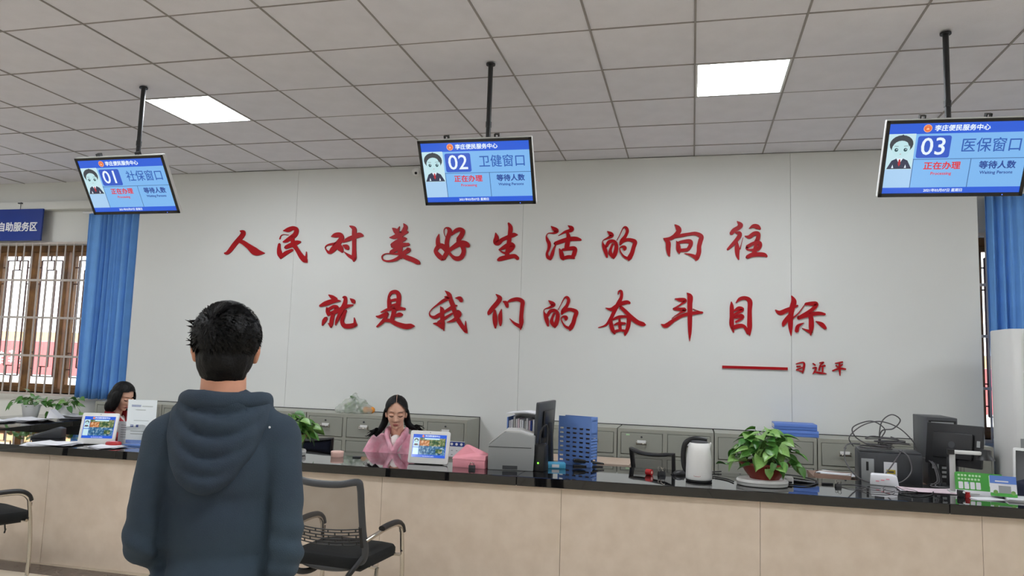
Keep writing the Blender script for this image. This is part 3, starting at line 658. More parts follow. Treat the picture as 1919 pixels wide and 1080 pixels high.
def hang_screen(loc, yaw, tilt, W, H, no, zh, label):
    t = thing('hanging_screen', (loc[0], loc[1], loc[2]), yaw, label, 'screen', 'hanging window number screens')
    fl = thing('display', (0, 0, 0)); fl.parent = t; fl.rotation_euler = (-tilt if False else tilt*-1, 0, 0)
    return t, fl
def tv(loc, yaw, tilt, W, H, no, zh, polex, poley, label):
    """the set's own frame: x right, z up the glass, -y towards the viewer"""
    t = thing('hanging_screen', loc, 0, label, 'screen', 'hanging window number screens')
    t.rotation_euler = (0, 0, 0)
    RM = Euler((tilt, 0, yaw)).to_matrix().to_4x4()
    loc_ = Vector(loc)
    sh = MB(); sh.prism(rrect(W, H, .008), 0, .028, 'y')
    sh_o = sh.build('casing', M['whiteal'], t, bevel=.003); sh_o.rotation_euler = (tilt, 0, yaw)
    b2 = MB(); b2.prism(rrect(W*.8, H*.75, .03), .028, .06, 'y'); b2.build('back_cover', M['blackp'], sh_o, bevel=.008)
    bz = MB(); bw = .018
    outer = [(-W/2+.003, -H/2+.003), (W/2-.003, -H/2+.003), (W/2-.003, H/2-.003), (-W/2+.003, H/2-.003)]
    for q in ((-W/2+.003, W/2-.003, -H/2+.003, -H/2+.003+bw*1.15), (-W/2+.003, W/2-.003, H/2-.003-bw, H/2-.003), (-W/2+.003, -W/2+.003+bw, -H/2+.003, H/2-.003), (W/2-.003-bw, W/2-.003, -H/2+.003, H/2-.003)):
        bz.box(q[0], q[1], -.006, 0, q[2], q[3])
    bz.build('bezel', M['blackg'], sh_o)
    w_, h_ = W-.006-2*bw, H-.006-2.1*bw; y = -.001
    cz = .0015
    def rect(a, b_, c_, d_, m_, k, nm):     # fractions from the left, from the top
        return MB().box(-w_/2+a*w_, -w_/2+b_*w_, y-.0004*k-.0003, y-.0004*k, cz+h_/2-d_*h_, cz+h_/2-c_*h_).build(nm, SCR[m_], sh_o)
    fx = lambda u: -w_/2+u*w_
    fz = lambda v: cz+h_/2-v*h_
    rect(0, 1, 0, 1, 'bg', 0, 'screen'); rect(0, 1, 0, .15, 'head', 1, 'title_bar'); rect(0, 1, .915, 1, 'head', 1, 'footer_bar')
    rect(0, .2, .155, .915, 'bg2', 1, 'side_panel'); avatar(sh_o, fx(.1), fz(.395), w_*.195, y-.0012)
    rr_ = MB(); rr_.prism(rrect(w_*.24, h_*.31, .012, 4, fx(.335), fz(.335)), y-.0012, y-.0008, 'y'); rr_.build('number_badge', SCR['badge'], sh_o)
    rect(.205, 1, .505, .513, 'line', 2, 'rule'); rect(.2, .205, .5, .915, 'line', 2, 'rule'); rect(.615, .62, .513, .915, 'line', 2, 'rule')
    tl = lambda s, u, v, sz, m_, b_=0., sx=1.: text('lettering', s, sz, SCR[m_], sh_o, (fx(u), y-.0024, fz(v)), bold=b_, sx=sx, depth=.0003)
    emblem(sh_o, fx(.275), fz(.075), h_*.055, y-.0012)
    tl('李庄便民服务中心', .52, .08, h_*.088, 'white', .0009)
    tl(no, .335, .34, h_*.34, 'white', .001); tl(zh, .745, .335, h_*.21, 'txt', .0005, .93)
    tl('正在办理', .415, .61, h_*.115, 'red', .0014, 1.05); tl('Processing', .415, .715, h_*.06, 'red', .0005, 1.05)
    tl('等待人数', .81, .61, h_*.115, 'navy', .0014, 1.02); tl('Waiting Persons', .81, .71, h_*.06, 'navy', .0005, 1.05)
    tl('2021年03月07日 星期日', .45, .96, h_*.05, 'white', .0003)
    MB().ball((W*.36, -.0065, -H/2+.012), (.003, .001, .003), 8, 6).build('power_light', E('blue_led', (90, 120, 255), 2), sh_o)
    for sx in (-.25, .19):
        hk = MB(); hk.box(W*sx-.012, W*sx+.018, .02, .05, H/2+.012, H/2+.017); hk.box(W*sx-.012, W*sx-.006, .02, .05, H/2-.02, H/2+.014); hk.box(W*sx+.012, W*sx+.018, .02, .05, H/2-.02, H/2+.014)
        hk.build('mounting_hook', M['blackp'], sh_o)
    # bracket arm from the casing to the pole
    px, py = polex-loc[0], poley-loc[1]
    back = RM.to_3x3() @ Vector((0, .058, 0))
    MB().tube([(px, py, CH-loc[2]-.004), (px, py, .02)], .016, 16).build('pole', M['blackp'], t)
    MB().tube([(px, py, CH-loc[2]-.004), (px, py, CH-loc[2]-.014)], .03, 16).build('ceiling_flange', M['blackp'], t)
    MB().tube([(px, py, .32), (px, py, .355)], .019, 16).build('pole_collar', M['blackp'], t)
    MB().tube([(px, py, .03), (px*.3+back.x, back.y+.0, back.z)], .014, 10).build('bracket_arm', M['blackp'], t)
    return t
tv((-3.971, 4.42, 2.740), .0, .56, .745, .436, '01', '社保窗口', -3.975, 4.50, 'leftmost hanging screen, showing number 01, in front of the blue curtain')
tv((-1.344, 4.42, 2.757), .026, .54, .745, .436, '02', '卫健窗口', -1.30, 4.50, 'middle hanging screen, showing number 02, above the red slogan')
tv((1.392, 4.42, 2.750), .054, .49, .745, .436, '03', '医保窗口', 1.39, 4.50, 'rightmost hanging screen, showing number 03, cut by the picture edge')

# hanging blue zone sign
sg = thing('zone_sign', (-8.0, 6.93, 2.80), 0, 'blue sign with white Chinese lettering above the barred window', 'sign')
B(-.75, .64, 0, .02, 0, .375).build('board', M['signblue'], sg, bevel=.002, seg=1)
text('lettering', '自助服务区', .115, M['white'], sg, (.295, -.0015, .155), bold=.0028, depth=.001)
for x in (-.6, .3):
    MB().tube([(x, .01, .375), (x, .01, .46)], .003, 6).build('hanger', M['darkgrey'], sg)
    B(x-.035, x+.02, .0, .02, .44, .452).build('hanger_hook', M['darkgrey'], sg)
# camera dome by the ceiling
cc = thing('security_camera', (-2.70, 6.86, 3.44), 0, 'small white security camera on the wall left of the middle screen', 'camera')
MB().add(*cyl_y(0, 0, .035, -.03, 0, 20)).build('base', M['whitep'], cc)
MB().ball((0, -.06, -.01), (.045, .045, .045), 18, 12).build('housing', M['whitep'], cc)
MB().ball((.01, -.095, -.03), (.014, .014, .014), 12, 8).build('lens', M['blackg'], cc)

# ------------------------------------------------------------ potted plants
def leaf_mesh(kind, mat):
    """heart-shaped leaf lying along +x from its stalk at the origin, length 1"""
    ws = {0: [.0, .34, .40, .36, .25, .12, .0], 1: [.0, .26, .31, .28, .2, .1, .0], 2: [.0, .38, .46, .42, .3, .14, .0]}[kind]
    xs = [-.02, .06, .26, .46, .66, .84, 1.0]
    vs = []; fs = []
    for i, (x, w_) in enumerate(zip(xs, ws)):
        dz = -.35*(x-.1)**2*.7
        for j in (-1, -.5, 0, .5, 1):
            xx = x - (.10 if (i == 1 and abs(j) == 1) else 0)
            vs.append((xx, j*w_, dz+abs(j)**1.4*w_*.38*(1 if kind != 1 else .6)))
    for i in range(6):
        for j in range(4): fs.append((i*5+j, i*5+j+1, (i+1)*5+j+1, (i+1)*5+j))
    mb = MB().add(vs, fs); me = mb.mesh('leaf', smooth=False); smooth_mesh(me); me.materials.append(mat); return me
LEAVES = [leaf_mesh(k, M[m_]) for k in range(3) for m_ in ('leaf1', 'leaf2', 'leaf2', 'leaf3')]
def plant(name, loc, label, pot, n, spread, height, lsize, seed, group=None, low=0., extra=(), front=0.):
    rr = random.Random(seed); t = thing(name, loc, 0, label, 'potted plant', group)
    zt = pot(t)
    st = MB()
    def leaf(base, tip, s, k=None, droop=None):
        base = Vector(base); tip = Vector(tip)
        mid = (base+tip)/2+Vector((0, 0, .25*(tip-base).length))
        st.tube(spline([base, mid, tip], 4), .0016 if s > .03 else .001, 5)
        me = LEAVES[rr.randrange(len(LEAVES))] if k is None else LEAVES[k]
        o = bpy.data.objects.new('leaf', me); C.objects.link(o); o.parent = t
        d = tip-base; az = math.atan2(d.y, d.x)+rr.uniform(-1, 1)
        dr = droop if droop is not None else rr.uniform(.15, 1.0)
        o.matrix_local = Matrix.Translation(tip) @ Matrix.Rotation(az, 4, 'Z') @ Matrix.Rotation(dr, 4, 'Y') @ Matrix.Rotation(rr.uniform(-.7, .7), 4, 'X') @ Matrix.Scale(s, 4)
    for i in range(n):
        u = (i+.5)/n; a = i*2.399963+rr.uniform(-.5, .5)
        el = math.asin(min(1, max(0, 1-u*1.0)))  # dome: top to rim
        rad = spread*math.cos(el)*rr.uniform(.62, 1.0); z = zt+height*math.sin(el)*rr.uniform(.85, 1.05)+low*(1-math.sin(el))
        leaf((rr.uniform(-.03, .03)*spread*5, rr.uniform(-.03, .03)*spread*5, zt-.005), (rad*math.cos(a), rad*math.sin(a), z), lsize*rr.uniform(.75, 1.15), droop=(.1+.8*(1-math.sin(el)))*rr.uniform(-.1, 1.45))
    for i in range(n//3):
        a = i*2.4; rad = spread*.5*rr.uniform(.5, 1); leaf((0, 0, zt-.005), (rad*math.cos(a), rad*math.sin(a), zt+height*rr.uniform(.3, .75)), lsize*rr.uniform(.8, 1.1))
    for e in extra: leaf(e[0], e[1], e[2], e[3], e[4])
    st.build('stems', M['stem'], t, smooth=True)['kind'] = 'stuff'
    return t
def bowl_pot(r, h, foot=.6):
    def f(t):
        prof = [(r*foot, 0), (r*foot*1.05, h*.08), (r*.8, h*.38), (r*.96, h*.8), (r*1.0, h*.86), (r*1.04, h*.88), (r*1.04, h), (r*.97, h), (r*.95, h*.86)]
        MB().lathe(prof+[(r*.9, h*.84)], 32).build('pot', M['terracotta'], t, smooth=True)
        MB().lathe([(r*.93, h*.8), (r*.93, h*.9), (r*.5, h*.93)], 24).build('soil', M['soil'], t)
        return h*.92
    return f
def white_pot(r, h, mat='whitep'):
    def f(t):
        MB().lathe([(r*.68, 0), (r*.72, .004), (r*.94, h*.9), (r*1.02, h*.91), (r*1.04, h), (r*.96, h), (r*.93, h*.86)], 28).build('pot', M[mat], t, smooth=True)
        MB().lathe([(r*.9, h*.8), (r*.9, h*.9)], 20).build('soil', M['soil'], t)
        return h*.9
    return f
# white oval scale-like tray under the big bowl
def oval_tray(x, y, label, r=.15):
    t = thing('oval_tray', (x, y, .84), .1, label, 'tray')
    MB().lathe([(r*.86, 0), (r*.98, .004), (r, .014), (r, .02)], 36, sx=1.08, sy=.8).build('base', M['lightgrey'], t, smooth=True)
    MB().lathe([(r*.97, .0205), (r*.97, .0225)], 36, sx=1.08, sy=.8).build('seam', M['darkgrey'], t)
    MB().lathe([(r, .023), (r*1.01, .03), (r*.97, .041), (r*.85, .045)], 36, sx=1.08, sy=.8).build('lid', M['whitep'], t, smooth=True)
    return t
oval_tray(.43, 4.98, 'pale grey oval tray under the big red-brown plant bowl', .145)
plant('potted_pothos', (.445, 4.98, .885), 'big bushy green pothos in a red-brown bowl right of the white kettle', bowl_pot(.148, .10), 100, .215, .215, .082, 5, low=-.01,
      extra=[((-.08, -.06, .09), (-.235, -.05, .075), .085, 0, -.1), ((0, -.12, .1), (.005, -.155, .075), .062, 11, 1.2), ((.1, -.08, .1), (.21, -.03, .08), .07, 5, 1.1)])
oval_tray(-2.86, 4.93, 'pale oval tray under the plant bowl beside the standing man', .13)
plant('potted_pothos', (-2.84, 4.93, .885), 'leafy green pothos in a red-brown bowl, half hidden by the standing man', bowl_pot(.115, .1), 54, .18, .155, .1, 11, low=0,
      extra=[((-.03, 0, .1), (-.15, .0, .23), .09, 2, -.9), ((.05, 0, .1), (.17, -.03, .11), .09, 1, .25), ((.05, -.03, .1), (.12, -.06, .06), .07, 5, 1.1), ((.05, 0, .1), (.24, 0, .17), .03, 1, 1.3)])
plant('small_pothos', (-6.66, 6.36, .84), 'small leafy plant in a white pot, left one under the barred window', white_pot(.092, .13, 'whitep'), 15, .19, .10, .08, 21, 'small plants in white pots by the window', low=.02,
      extra=[((-.05, 0, .15), (-.22, -.02, .12), .09, 0, .7), ((0, 0, .15), (-.06, 0, .27), .08, 4, -.4)])
plant('small_pothos', (-6.39, 6.52, .84), 'small leafy plant in a white pot, right one beside the blue curtain', white_pot(.085, .13, 'whitep'), 14, .17, .09, .085, 24, 'small plants in white pots by the window', low=.0,
      extra=[((.0, 0, .15), (.16, 0, .2), .10, 1, .0), ((0, 0, .15), (-.14, -.06, .05), .10, 2, 1.3), ((0, 0, .15), (.2, 0, .06), .06, 3, .8)])

# ------------------------------------------------------------ kettle
k = thing('electric_kettle', (.045, 4.98, .84), R(-8), 'white electric kettle with a black handle on the black counter', 'kettle')
MB().lathe([(.078, 0), (.082, .004), (.082, .012), (.076, .014)], 40).build('power_base', M['blackp'], k, smooth=True)
MB().lathe([(.078, .014), (.0825, .02), (.0825, .03), (.082, .08), (.079, .14), (.071, .20), (.062, .238), (.058, .243)], 48).build('body', M['whitep'], k, smooth=True)
MB().lathe([(.058, .243), (.055, .252), (.04, .258), (.01, .26)], 40).build('lid', M['darkgrey'], k, smooth=True)
hp = spline([(.05, 0, .262), (.0, 0, .268), (-.045, 0, .262), (-.085, 0, .235), (-.098, 0, .18), (-.098, 0, .12), (-.09, 0, .075), (-.075, 0, .055)], 5)
MB().tube(hp, [.011+.003*math.sin(PI*i/(len(hp)-1)) for i in range(len(hp))], 12, flat=1.2).build('handle', M['blackp'], k, smooth=True)
MB().prism([(.048, .225), (.072, .25), (.078, .243), (.066, .19)], -.014, .014, 'y').build('spout', M['whitep'], k, bevel=.003)
text('print_mark', '·—·', .03, M['redp'], k, (.0, -.083, .04), depth=.0006)
# ------------------------------------------------------------ desk-top tablets with picture screens
def stand_tablet(loc, yaw, w_, h_, label):
    t = thing('display_tablet', loc, yaw, label, 'tablet', 'white counter display tablets')
    rot = (-R(14), 0, 0)
    f = MB().prism(rrect(w_, h_, .014), 0, .018, 'y').build('frame', M['whitep'], t, bevel=.003, loc=(0, 0, h_/2*math.cos(R(14))+.006), rot=rot)
    sw, sh_, cz = w_*.84, h_*.70, h_*.035
    S = lambda a, b_, c_, d_, m_, k_, nm: MB().box(-sw/2+a*sw, -sw/2+b_*sw, -.0008-.0003*k_, -.0004-.0003*k_, cz+sh_/2-d_*sh_, cz+sh_/2-c_*sh_).build(nm, m_, f)
    S(0, 1, 0, 1, SCR['head'], 0, 'screen'); S(.2, .98, .15, .5, M['land_trees'], 1, 'picture_trees'); S(.2, .98, .5, .88, M['land_water'], 1, 'picture_water'); S(.2, .5, .26, .5, M['land_roof'], 2, 'picture_pavilion'); S(.35, .8, .15, .22, SCR['pic'], 2, 'picture_sky'); S(.7, .9, .62, .8, M['land_trees'], 2, 'picture_bank'); S(.02, .19, .15, .55, SCR['pic'], 1, 'portrait'); S(.02, .19, .58, .88, SCR['pic'], 1, 'side_panel')
    avatar(f, -sw/2+.105*sw, cz+sh_/2-.34*sh_, sw*.15, -.0016)
    emblem(f, -sw*.2, cz+sh_*.425, sh_*.05, -.0016)
    text('lettering', '李庄便民服务中心', sh_*.085, SCR['white'], f, (sw*.08, -.0022, cz+sh_*.425), bold=.0003, depth=.0002)
    text('lettering', '2021年03月07日 星期日', sh_*.05, SCR['white'], f, (0, -.0022, cz-sh_*.455), depth=.0002)
    MB().ball((0, -.0005, h_/2-.012), (.003, .0012, .003), 8, 6).build('camera_dot', M['darkgrey'], f)
    # foot at the back
    MB().prism([(.018, .0), (.11, .0), (.11, .008), (.045, .13), (.03, .13)], -w_*.3, w_*.3, 'x').build('foot', M['whitep'], t, bevel=.002)
    MB().box(-w_*.35, w_*.35, -.004, .02, 0, .006).build('black_strip', M['rubber'], t)
    return t
stand_tablet((-1.77, 4.93, .84), R(4), .285, .225, 'white display tablet with a landscape picture in front of the pink jacket')
stand_tablet((-4.385, 4.80, .84), R(18), .27, .235, 'white display tablet on the left counter, left of the standing man')

# ------------------------------------------------------------ left counter items
t = thing('poster_stand', (-4.06, 4.86, .84), R(8), 'tall white notice card in a clear stand before the left staff member', 'sign')
MB().box(-.115, .115, 0, .003, .02, .345).build('card', M['paper'], t); MB().box(-.118, .118, -.003, -.001, .018, .348).build('clear_cover', M['glass'], t)
MB().box(-.12, .12, -.03, .05, 0, .012).build('foot', M['bluep'], t, bevel=.002); B(-.112, .112, -.0015, -.0005, .02, .045).build('blue_band', M['bluep'], t)
for z, a, b_, hh in ((.30, -.085, -.01, .016), (.298, 0, .085, .008), (.27, -.05, .03, .007), (.19, -.06, .06, .005), (.15, -.085, -.06, .02), (.15, -.04, -.02, .02), (.11, -.08, .07, .005), (.09, -.08, .06, .005)):
    B(a, b_, -.0009, -.0002, z-hh/2, z+hh/2).build('printed_line', M['blued'] if hh > .012 else M['midgrey'], t)
t = thing('notice_card', (-4.215, 4.93, .84), R(6), 'small white printed card with a red edge behind the left tablet', 'card')
B(-.095, .095, 0, .004, .0, .17).build('card', M['paper'], t); B(.088, .1, -.002, .005, 0, .172).build('red_edge', M['redp'], t)
for k_ in range(6): B(-.075, .05 if k_ % 2 else .07, -.001, 0, .05+.018*k_, .054+.018*k_).build('printed_line', M['midgrey'], t)
t = thing('credit_box', (-4.22, 4.78, .846), R(10), 'low red oval box on the papers between tablet and white card', 'box')
MB().lathe([(.055, 0), (.06, .006), (.058, .02), (.05, .026)], 28, sy=.7).build('body', M['redp'], t, smooth=True); MB().lathe([(.03, .026), (.03, .028)], 20, sy=.6).build('label_disc', M['pinkbox'], t)
def papers(loc, n, w_, d, seed, label, mat='paper', spread=.03, name='paper_stack', dz=.0012):
    rr = random.Random(seed); t = thing(name, loc, rr.uniform(-.3, .3), label, 'paper')
    for i in range(n):
        q = MB(); cu = rr.uniform(0, .006)
        N = 6; vs = []; 
        for a in range(N+1):
            for b_ in (0, 1):
                u = a/N; vs.append((-w_/2+w_*u, -d/2+d*b_, cu*(2*u-1)**4*(1+b_)))
        up_ = [(x, y, z+.0008) for x, y, z in vs]
        fs = [(2*a, 2*a+1, 2*a+3, 2*a+2) for a in range(N)] + [(2*N+2+2*a, 2*N+2+2*a+2, 2*N+2+2*a+3, 2*N+2+2*a+1) for a in range(N)]
        q.add(vs+up_, fs); 
        o = q.build('sheet', M[mat if i % 3 else 'paper'], t); o.location = (rr.uniform(-spread, spread), rr.uniform(-spread, spread), i*dz*2); o.rotation_euler = (0, 0, rr.uniform(-.35, .35))
    return t
papers((-4.62, 4.66, .841), 5, .3, .2, 2, 'loose white papers lying before the left tablet', spread=.05)
papers((-4.2, 4.68, .841), 4, .2, .14, 4, 'small pile of white leaflets at the left counter edge')
papers((-6.36, 6.05, .841), 7, .34, .26, 6, 'spread of white documents before the small plants', spread=.07)
papers((-6.2, 6.5, .841), 9, .3, .22, 9, 'thick pile of white documents by the curtain', spread=.03, dz=.002)
papers((-6.45, 5.75, .841), 4, .3, .22, 12, 'few loose sheets on the glossy left counter return', spread=.06)
t = thing('folded_newspaper', (-6.22, 6.22, .862), .3, 'folded bluish paper standing up among the left documents', 'paper')
MB().prism([(-.05, 0), (.08, 0), (-.02, .085), (-.025, .084)], -.05, .05, 'y').build('sheets', M['paper'], t)
t = thing('card_terminal', (-5.02, 4.98, .84), R(25), 'dark grey card payment terminal left of the left tablet', 'card terminal')
MB().prism([(-.11, 0), (.11, 0), (.11, .075), (.07, .085), (-.1, .02), (-.11, .012)], -.055, .055, 'x' if False else 'y').build('body', M['darkgrey'], t, bevel=.006)
q = MB(); q.prism([(-.07, .036), (.03, .07), (.03, .073), (-.07, .039)], -.04, .04, 'y'); q.build('screen', M['blackg'], t)
B(-.10, -.075, -.045, .045, .018, .03).build('keypad', M['blackp'], t, bevel=.003)
t = thing('desk_phone', (-6.83, 6.05, .84), .4, 'black desk handset stand at the edge of the left pot', 'phone')
MB().box(-.07, .07, -.05, .05, 0, .03).build('base', M['blackp'], t, bevel=.006); MB().prism([(-.04, .03), (.0, .03), (-.02, .18), (-.05, .18)], -.02, .02, 'y').build('handset', M['darkgrey'], t, bevel=.006)

# ------------------------------------------------------------ middle counter items
t = thing('round_box', (-2.49, 4.99, .84), 0, 'small pale pink round lidded box left on the glossy counter', 'box')
MB().lathe([(.043, 0), (.045, .003), (.045, .028)], 32).build('body', M['pinkcap'], t, smooth=True); MB().lathe([(.0465, .026), (.0465, .038), (.044, .041)], 32).build('lid', M['pinkcap'], t, smooth=True)
t = thing('eraser', (-2.35, 5.02, .84), .3, 'tiny dark flat object on the counter, right of the pink round box', 'small object')
MB().box(-.03, .03, -.014, .014, 0, .01).build('body', M['darkgrey'], t, bevel=.003)
t = thing('napkin_box', (-1.46, 4.93, .84), R(-3), 'pink paper napkin box with raised pink napkins beside the display tablet', 'box')
MB().box(-.115, .115, -.06, .06, 0, .055).build('box_body', M['pinkbox'], t, bevel=.003)
MB().add([(-.118, -.063, .056), (.118, -.063, .056), (.118, .063, .056), (-.118, .063, .056), (-.112, -.05, .072), (.118, -.05, .085), (.118, .05, .085), (-.112, .05, .07), (-.04, 0, .15), (-.025, .015, .148), (.03, -.01, .098)],
         [(0, 1, 5, 4), (1, 2, 6, 5), (2, 3, 7, 6), (3, 0, 4, 7), (4, 10, 8), (4, 5, 10), (5, 6, 10), (6, 7, 9), (6, 9, 10), (7, 4, 8), (7, 8, 9), (8, 10, 9), (0, 3, 2, 1)]).build('napkins', M['pinkbox'], t)
def clip(loc, rz, mat, label, s=1.):
    t = thing('binder_clip', loc, rz, label, 'binder clip')
    MB().prism([(-.012*s, 0), (.012*s, 0), (.004*s, .022*s), (-.004*s, .022*s)], -.02*s, .02*s, 'x').build('body', M[mat], t, bevel=.001)
    for sx in (-1, 1): MB().tube(spline([(-.012*s, sx*.008*s, .02*s), (-.01*s, sx*.02*s, .035*s), (0, sx*.026*s, .042*s), (.01*s, sx*.02*s, .035*s), (.012*s, sx*.008*s, .02*s)], 4), .0015*s, 6).build('wire_handle', M['chrome'], t)
    return t
clip((-1.43, 4.845, .84), .2, 'blackp', 'black binder clip in front of the pink napkin box', 1.1)
t = thing('tape_roll', (-.275, 5.10, .84), 1.1, 'small red wrapped tape roll beside a binder clip, left of the kettle', 'tape')
MB().add(*cyl_y(0, .02, .02, -.02, .02, 20)).build('roll', M['redp'], t); MB().add(*cyl_y(0, .02, .010, -.0205, .0205, 20)).build('core', M['pinkcap'], t)
clip((-.195, 5.13, .84), .5, 'blackp', 'black and silver binder clip right of the small red roll', 1.25)
t = thing('computer_mouse', (-.08, 5.2, .84), .6, 'black computer mouse left of the white kettle', 'mouse')
MB().ball((0, 0, .006), (.052, .031, .028), 20, 10).build('shell', M['blackp'], t, smooth=True); MB().box(-.05, .05, -.03, .03, 0, .005).build('sole', M['rubber'], t, bevel=.002); MB().ball((.03, 0, .03), (.008, .003, .005), 8, 6).build('wheel', M['darkgrey'], t)

# grey desktop scanner printer seen from behind
t = thing('desktop_scanner', (-1.19, 5.02, .84), R(9), 'light grey desktop document scanner, its back to the public, beside the black monitor', 'scanner')
prof = [(-.0, 0), (.30, 0), (.30, .245), (.20, .262), (.015, .20), (0, .16)]
sc = MB().prism([(-.16, .0), (.145, .0), (.15, .11), (.15, .225), (.05, .25), (-.055, .25), (-.155, .165), (-.16, .15)], -.13, .13, 'y').build('housing', M['midgrey'], t, bevel=.006)
MB().prism([(-.05, .252), (.14, .229), (.14, .236), (.05, .262), (-.05, .262)], -.12, .12, 'y').build('top_cover', M['lightgrey'], t, bevel=.003)
MB().prism([(-.157, .168), (-.05, .254), (-.05, .26), (-.162, .17)], -.125, .125, 'y').build('paper_tray', M['lightgrey'], t)
B(-.06, .04, -.134, -.1305, .008, .032).build('back_recess', M['darkgrey'], t); q = MB().box(-.155, .13, -.133, -.1305, .15, .154); q.build('seam_line', M['darkgrey'], t)
B(.1505, .153, -.11, .1, .10, .106).build('side_slot', M['blackp'], t); B(.151, .153, -.1, -.085, .13, .142).build('side_port', M['blackp'], t); B(.151, .153, .06, .075, .13, .142).build('side_port', M['blackp'], t)
# black monitor seen edge-on
t = thing('computer_monitor', (-1.035, 5.28, .84), R(-93), 'black monitor turned almost edge-on behind the grey scanner', 'monitor')
mo = MB().prism(rrect(.50, .30, .012), 0, .022, 'y').build('screen_housing', M['darkgrey'], t, bevel=.003, loc=(0, 0, .30), rot=(-R(3), 0, 0))
B(-.24, .24, -.001, -.0002, -.14, .14).build('screen_glass', M['blackg'], mo)
MB().box(-.13, .13, .022, .045, -.1, .09).build('back_bulge', M['blackp'], mo, bevel=.01)
MB().prism([(.03, 0), (.075, 0), (.06, .3), (.04, .3)], -.035, .035, 'x').build('stand_neck', M['blackp'], t, bevel=.004); MB().box(-.12, .12, -.06, .13, 0, .014).build('stand_foot', M['blackp'], t, bevel=.004)
t = thing('desk_speaker', (-.99, 4.98, .84), R(-8), 'small black desk speaker with a glowing green light beside the scanner', 'speaker')
MB().prism([(-.05, 0), (.05, 0), (.045, .16), (.02, .18), (-.035, .17)], -.04, .04, 'x').build('cabinet', M['blackp'], t, bevel=.006)
MB().ball((0, -.05, .055), (.006, .003, .006), 10, 8).build('power_light', E('green_led', (120, 255, 60), 3), t)
MB().tube(spline([(.03, .03, .15), (.03, .05, .25), (.02, .04, .3), (-.005, .01, .26), (-.01, .0, .17)], 5), .008, 8).build('hook_arm', M['blackp'], t, smooth=True)
# blue file racks
def rack(loc, rz, w_, d, hgt, label):
    t = thing('file_rack', loc, rz, label, 'file rack')
    MB().box(-w_/2, w_/2, -d/2, d/2, 0, .008).build('bottom', M['bluep'], t)
    for sx in (-1, 1):
        s = MB(); x = sx*w_/2
        # side wall with rows of round openings, built as a lattice
        n, m_ = 5, 8
        for i in range(n+1): 
            y = -d/2+i*d/n; s.box(x-.003, x+.003, y-.011 if i else y, y+.011 if i < n else y, .008, hgt*.82)
        for j in range(m_+1):
            z = .02+j*(hgt*.8-.02)/m_; s.box(x-.0029, x+.0029, -d/2, d/2, z-.010, z+.010)
        s.box(x-.003, x+.003, -d/2, d/2, hgt*.82, hgt)
        s.build('side_wall', M['bluep'], t)
    b = MB(); b.box(-w_/2, w_/2, -d/2, -d/2+.006, .008, .03); b.box(-w_/2, w_/2, -d/2, -d/2+.006, hgt-.03, hgt)
    for i in range(9): z = .05+i*(hgt*.55)/9; b.box(-w_/2, w_/2, -d/2, -d/2+.006, z, z+.016)
    for i in range(5): x = -w_/2+i*w_/4; b.box(max(-w_/2, x-.012), min(w_/2, x+.012), -d/2, -d/2+.006, hgt*.6, hgt-.02)
    b.build('end_wall', M['bluep'], t)
    return t
rack((-.80, 5.38, .841), R(72), .10, .26, .345, 'blue perforated plastic file rack behind the black monitor')
for i in range(2):
    t = thing('folder', (-.80+.004*i, 5.38, .856), R(72), ('cream card folder standing in the blue file rack', 'blue folder standing in the blue file rack, beside a cream one')[i], 'folder')
    B(-.012+.02*i, -.002+.02*i, -.11, .11, 0, .30).build('cover', M['trayw' if i == 0 else 'bluebox'], t)
bk = thing('document_box', (-1.22, 5.56, .75), R(0), 'open blue-and-white file box full of upright documents, behind the scanner', 'file box')
B(-.13, .13, -.10, .12, 0, .008).build('bottom', M['bluep'], bk); B(-.13, -.122, -.10, .12, .008, .40).build('side_wall', M['bluep'], bk); B(.122, .13, -.10, .12, .008, .40).build('side_wall', M['bluep'], bk); B(-.122, .122, .112, .12, .008, .42).build('back_wall', M['whitep'], bk)
MB().prism([(-.14, .43), (.0, .445), (.14, .43), (.14, .422), (.0, .437), (-.14, .422)], -.1, .12, 'y').build('paper_cover', M['paper'], bk)
for i in range(14):
    c_ = ['paper', 'paper', 'lightgrey', 'paper', 'pinkpaper'][i % 5] if i != 10 else 'blued'
    B(-.118+.0165*i, -.106+.0165*i, -.09+rnd.uniform(0, .02), .1, .009, .39+rnd.uniform(-.02, .02)).build('document', M[c_], bk)
t = thing('cyan_box', (-.93, 5.17, .84), R(15), 'flat bright cyan box at the foot of the black monitor', 'box')
MB().box(-.075, .075, -.05, .05, 0, .035).build('body', M['cyan'], t, bevel=.003); B(-.02, .03, -.0525, -.05, .008, .028).build('label_patch', M['paper'], t)
t = thing('stapler', (-.72, 5.32, .84), R(200), 'long black stapler lying right of the blue file rack', 'stapler')
MB().prism([(-.11, 0), (.10, 0), (.10, .012), (-.11, .008)], -.016, .016, 'y').build('base', M['blackp'], t, bevel=.002); MB().prism([(-.12, .018), (.10, .03), (.10, .055), (.06, .055), (-.12, .028)], -.015, .015, 'y').build('arm', M['blackg'], t, bevel=.003)
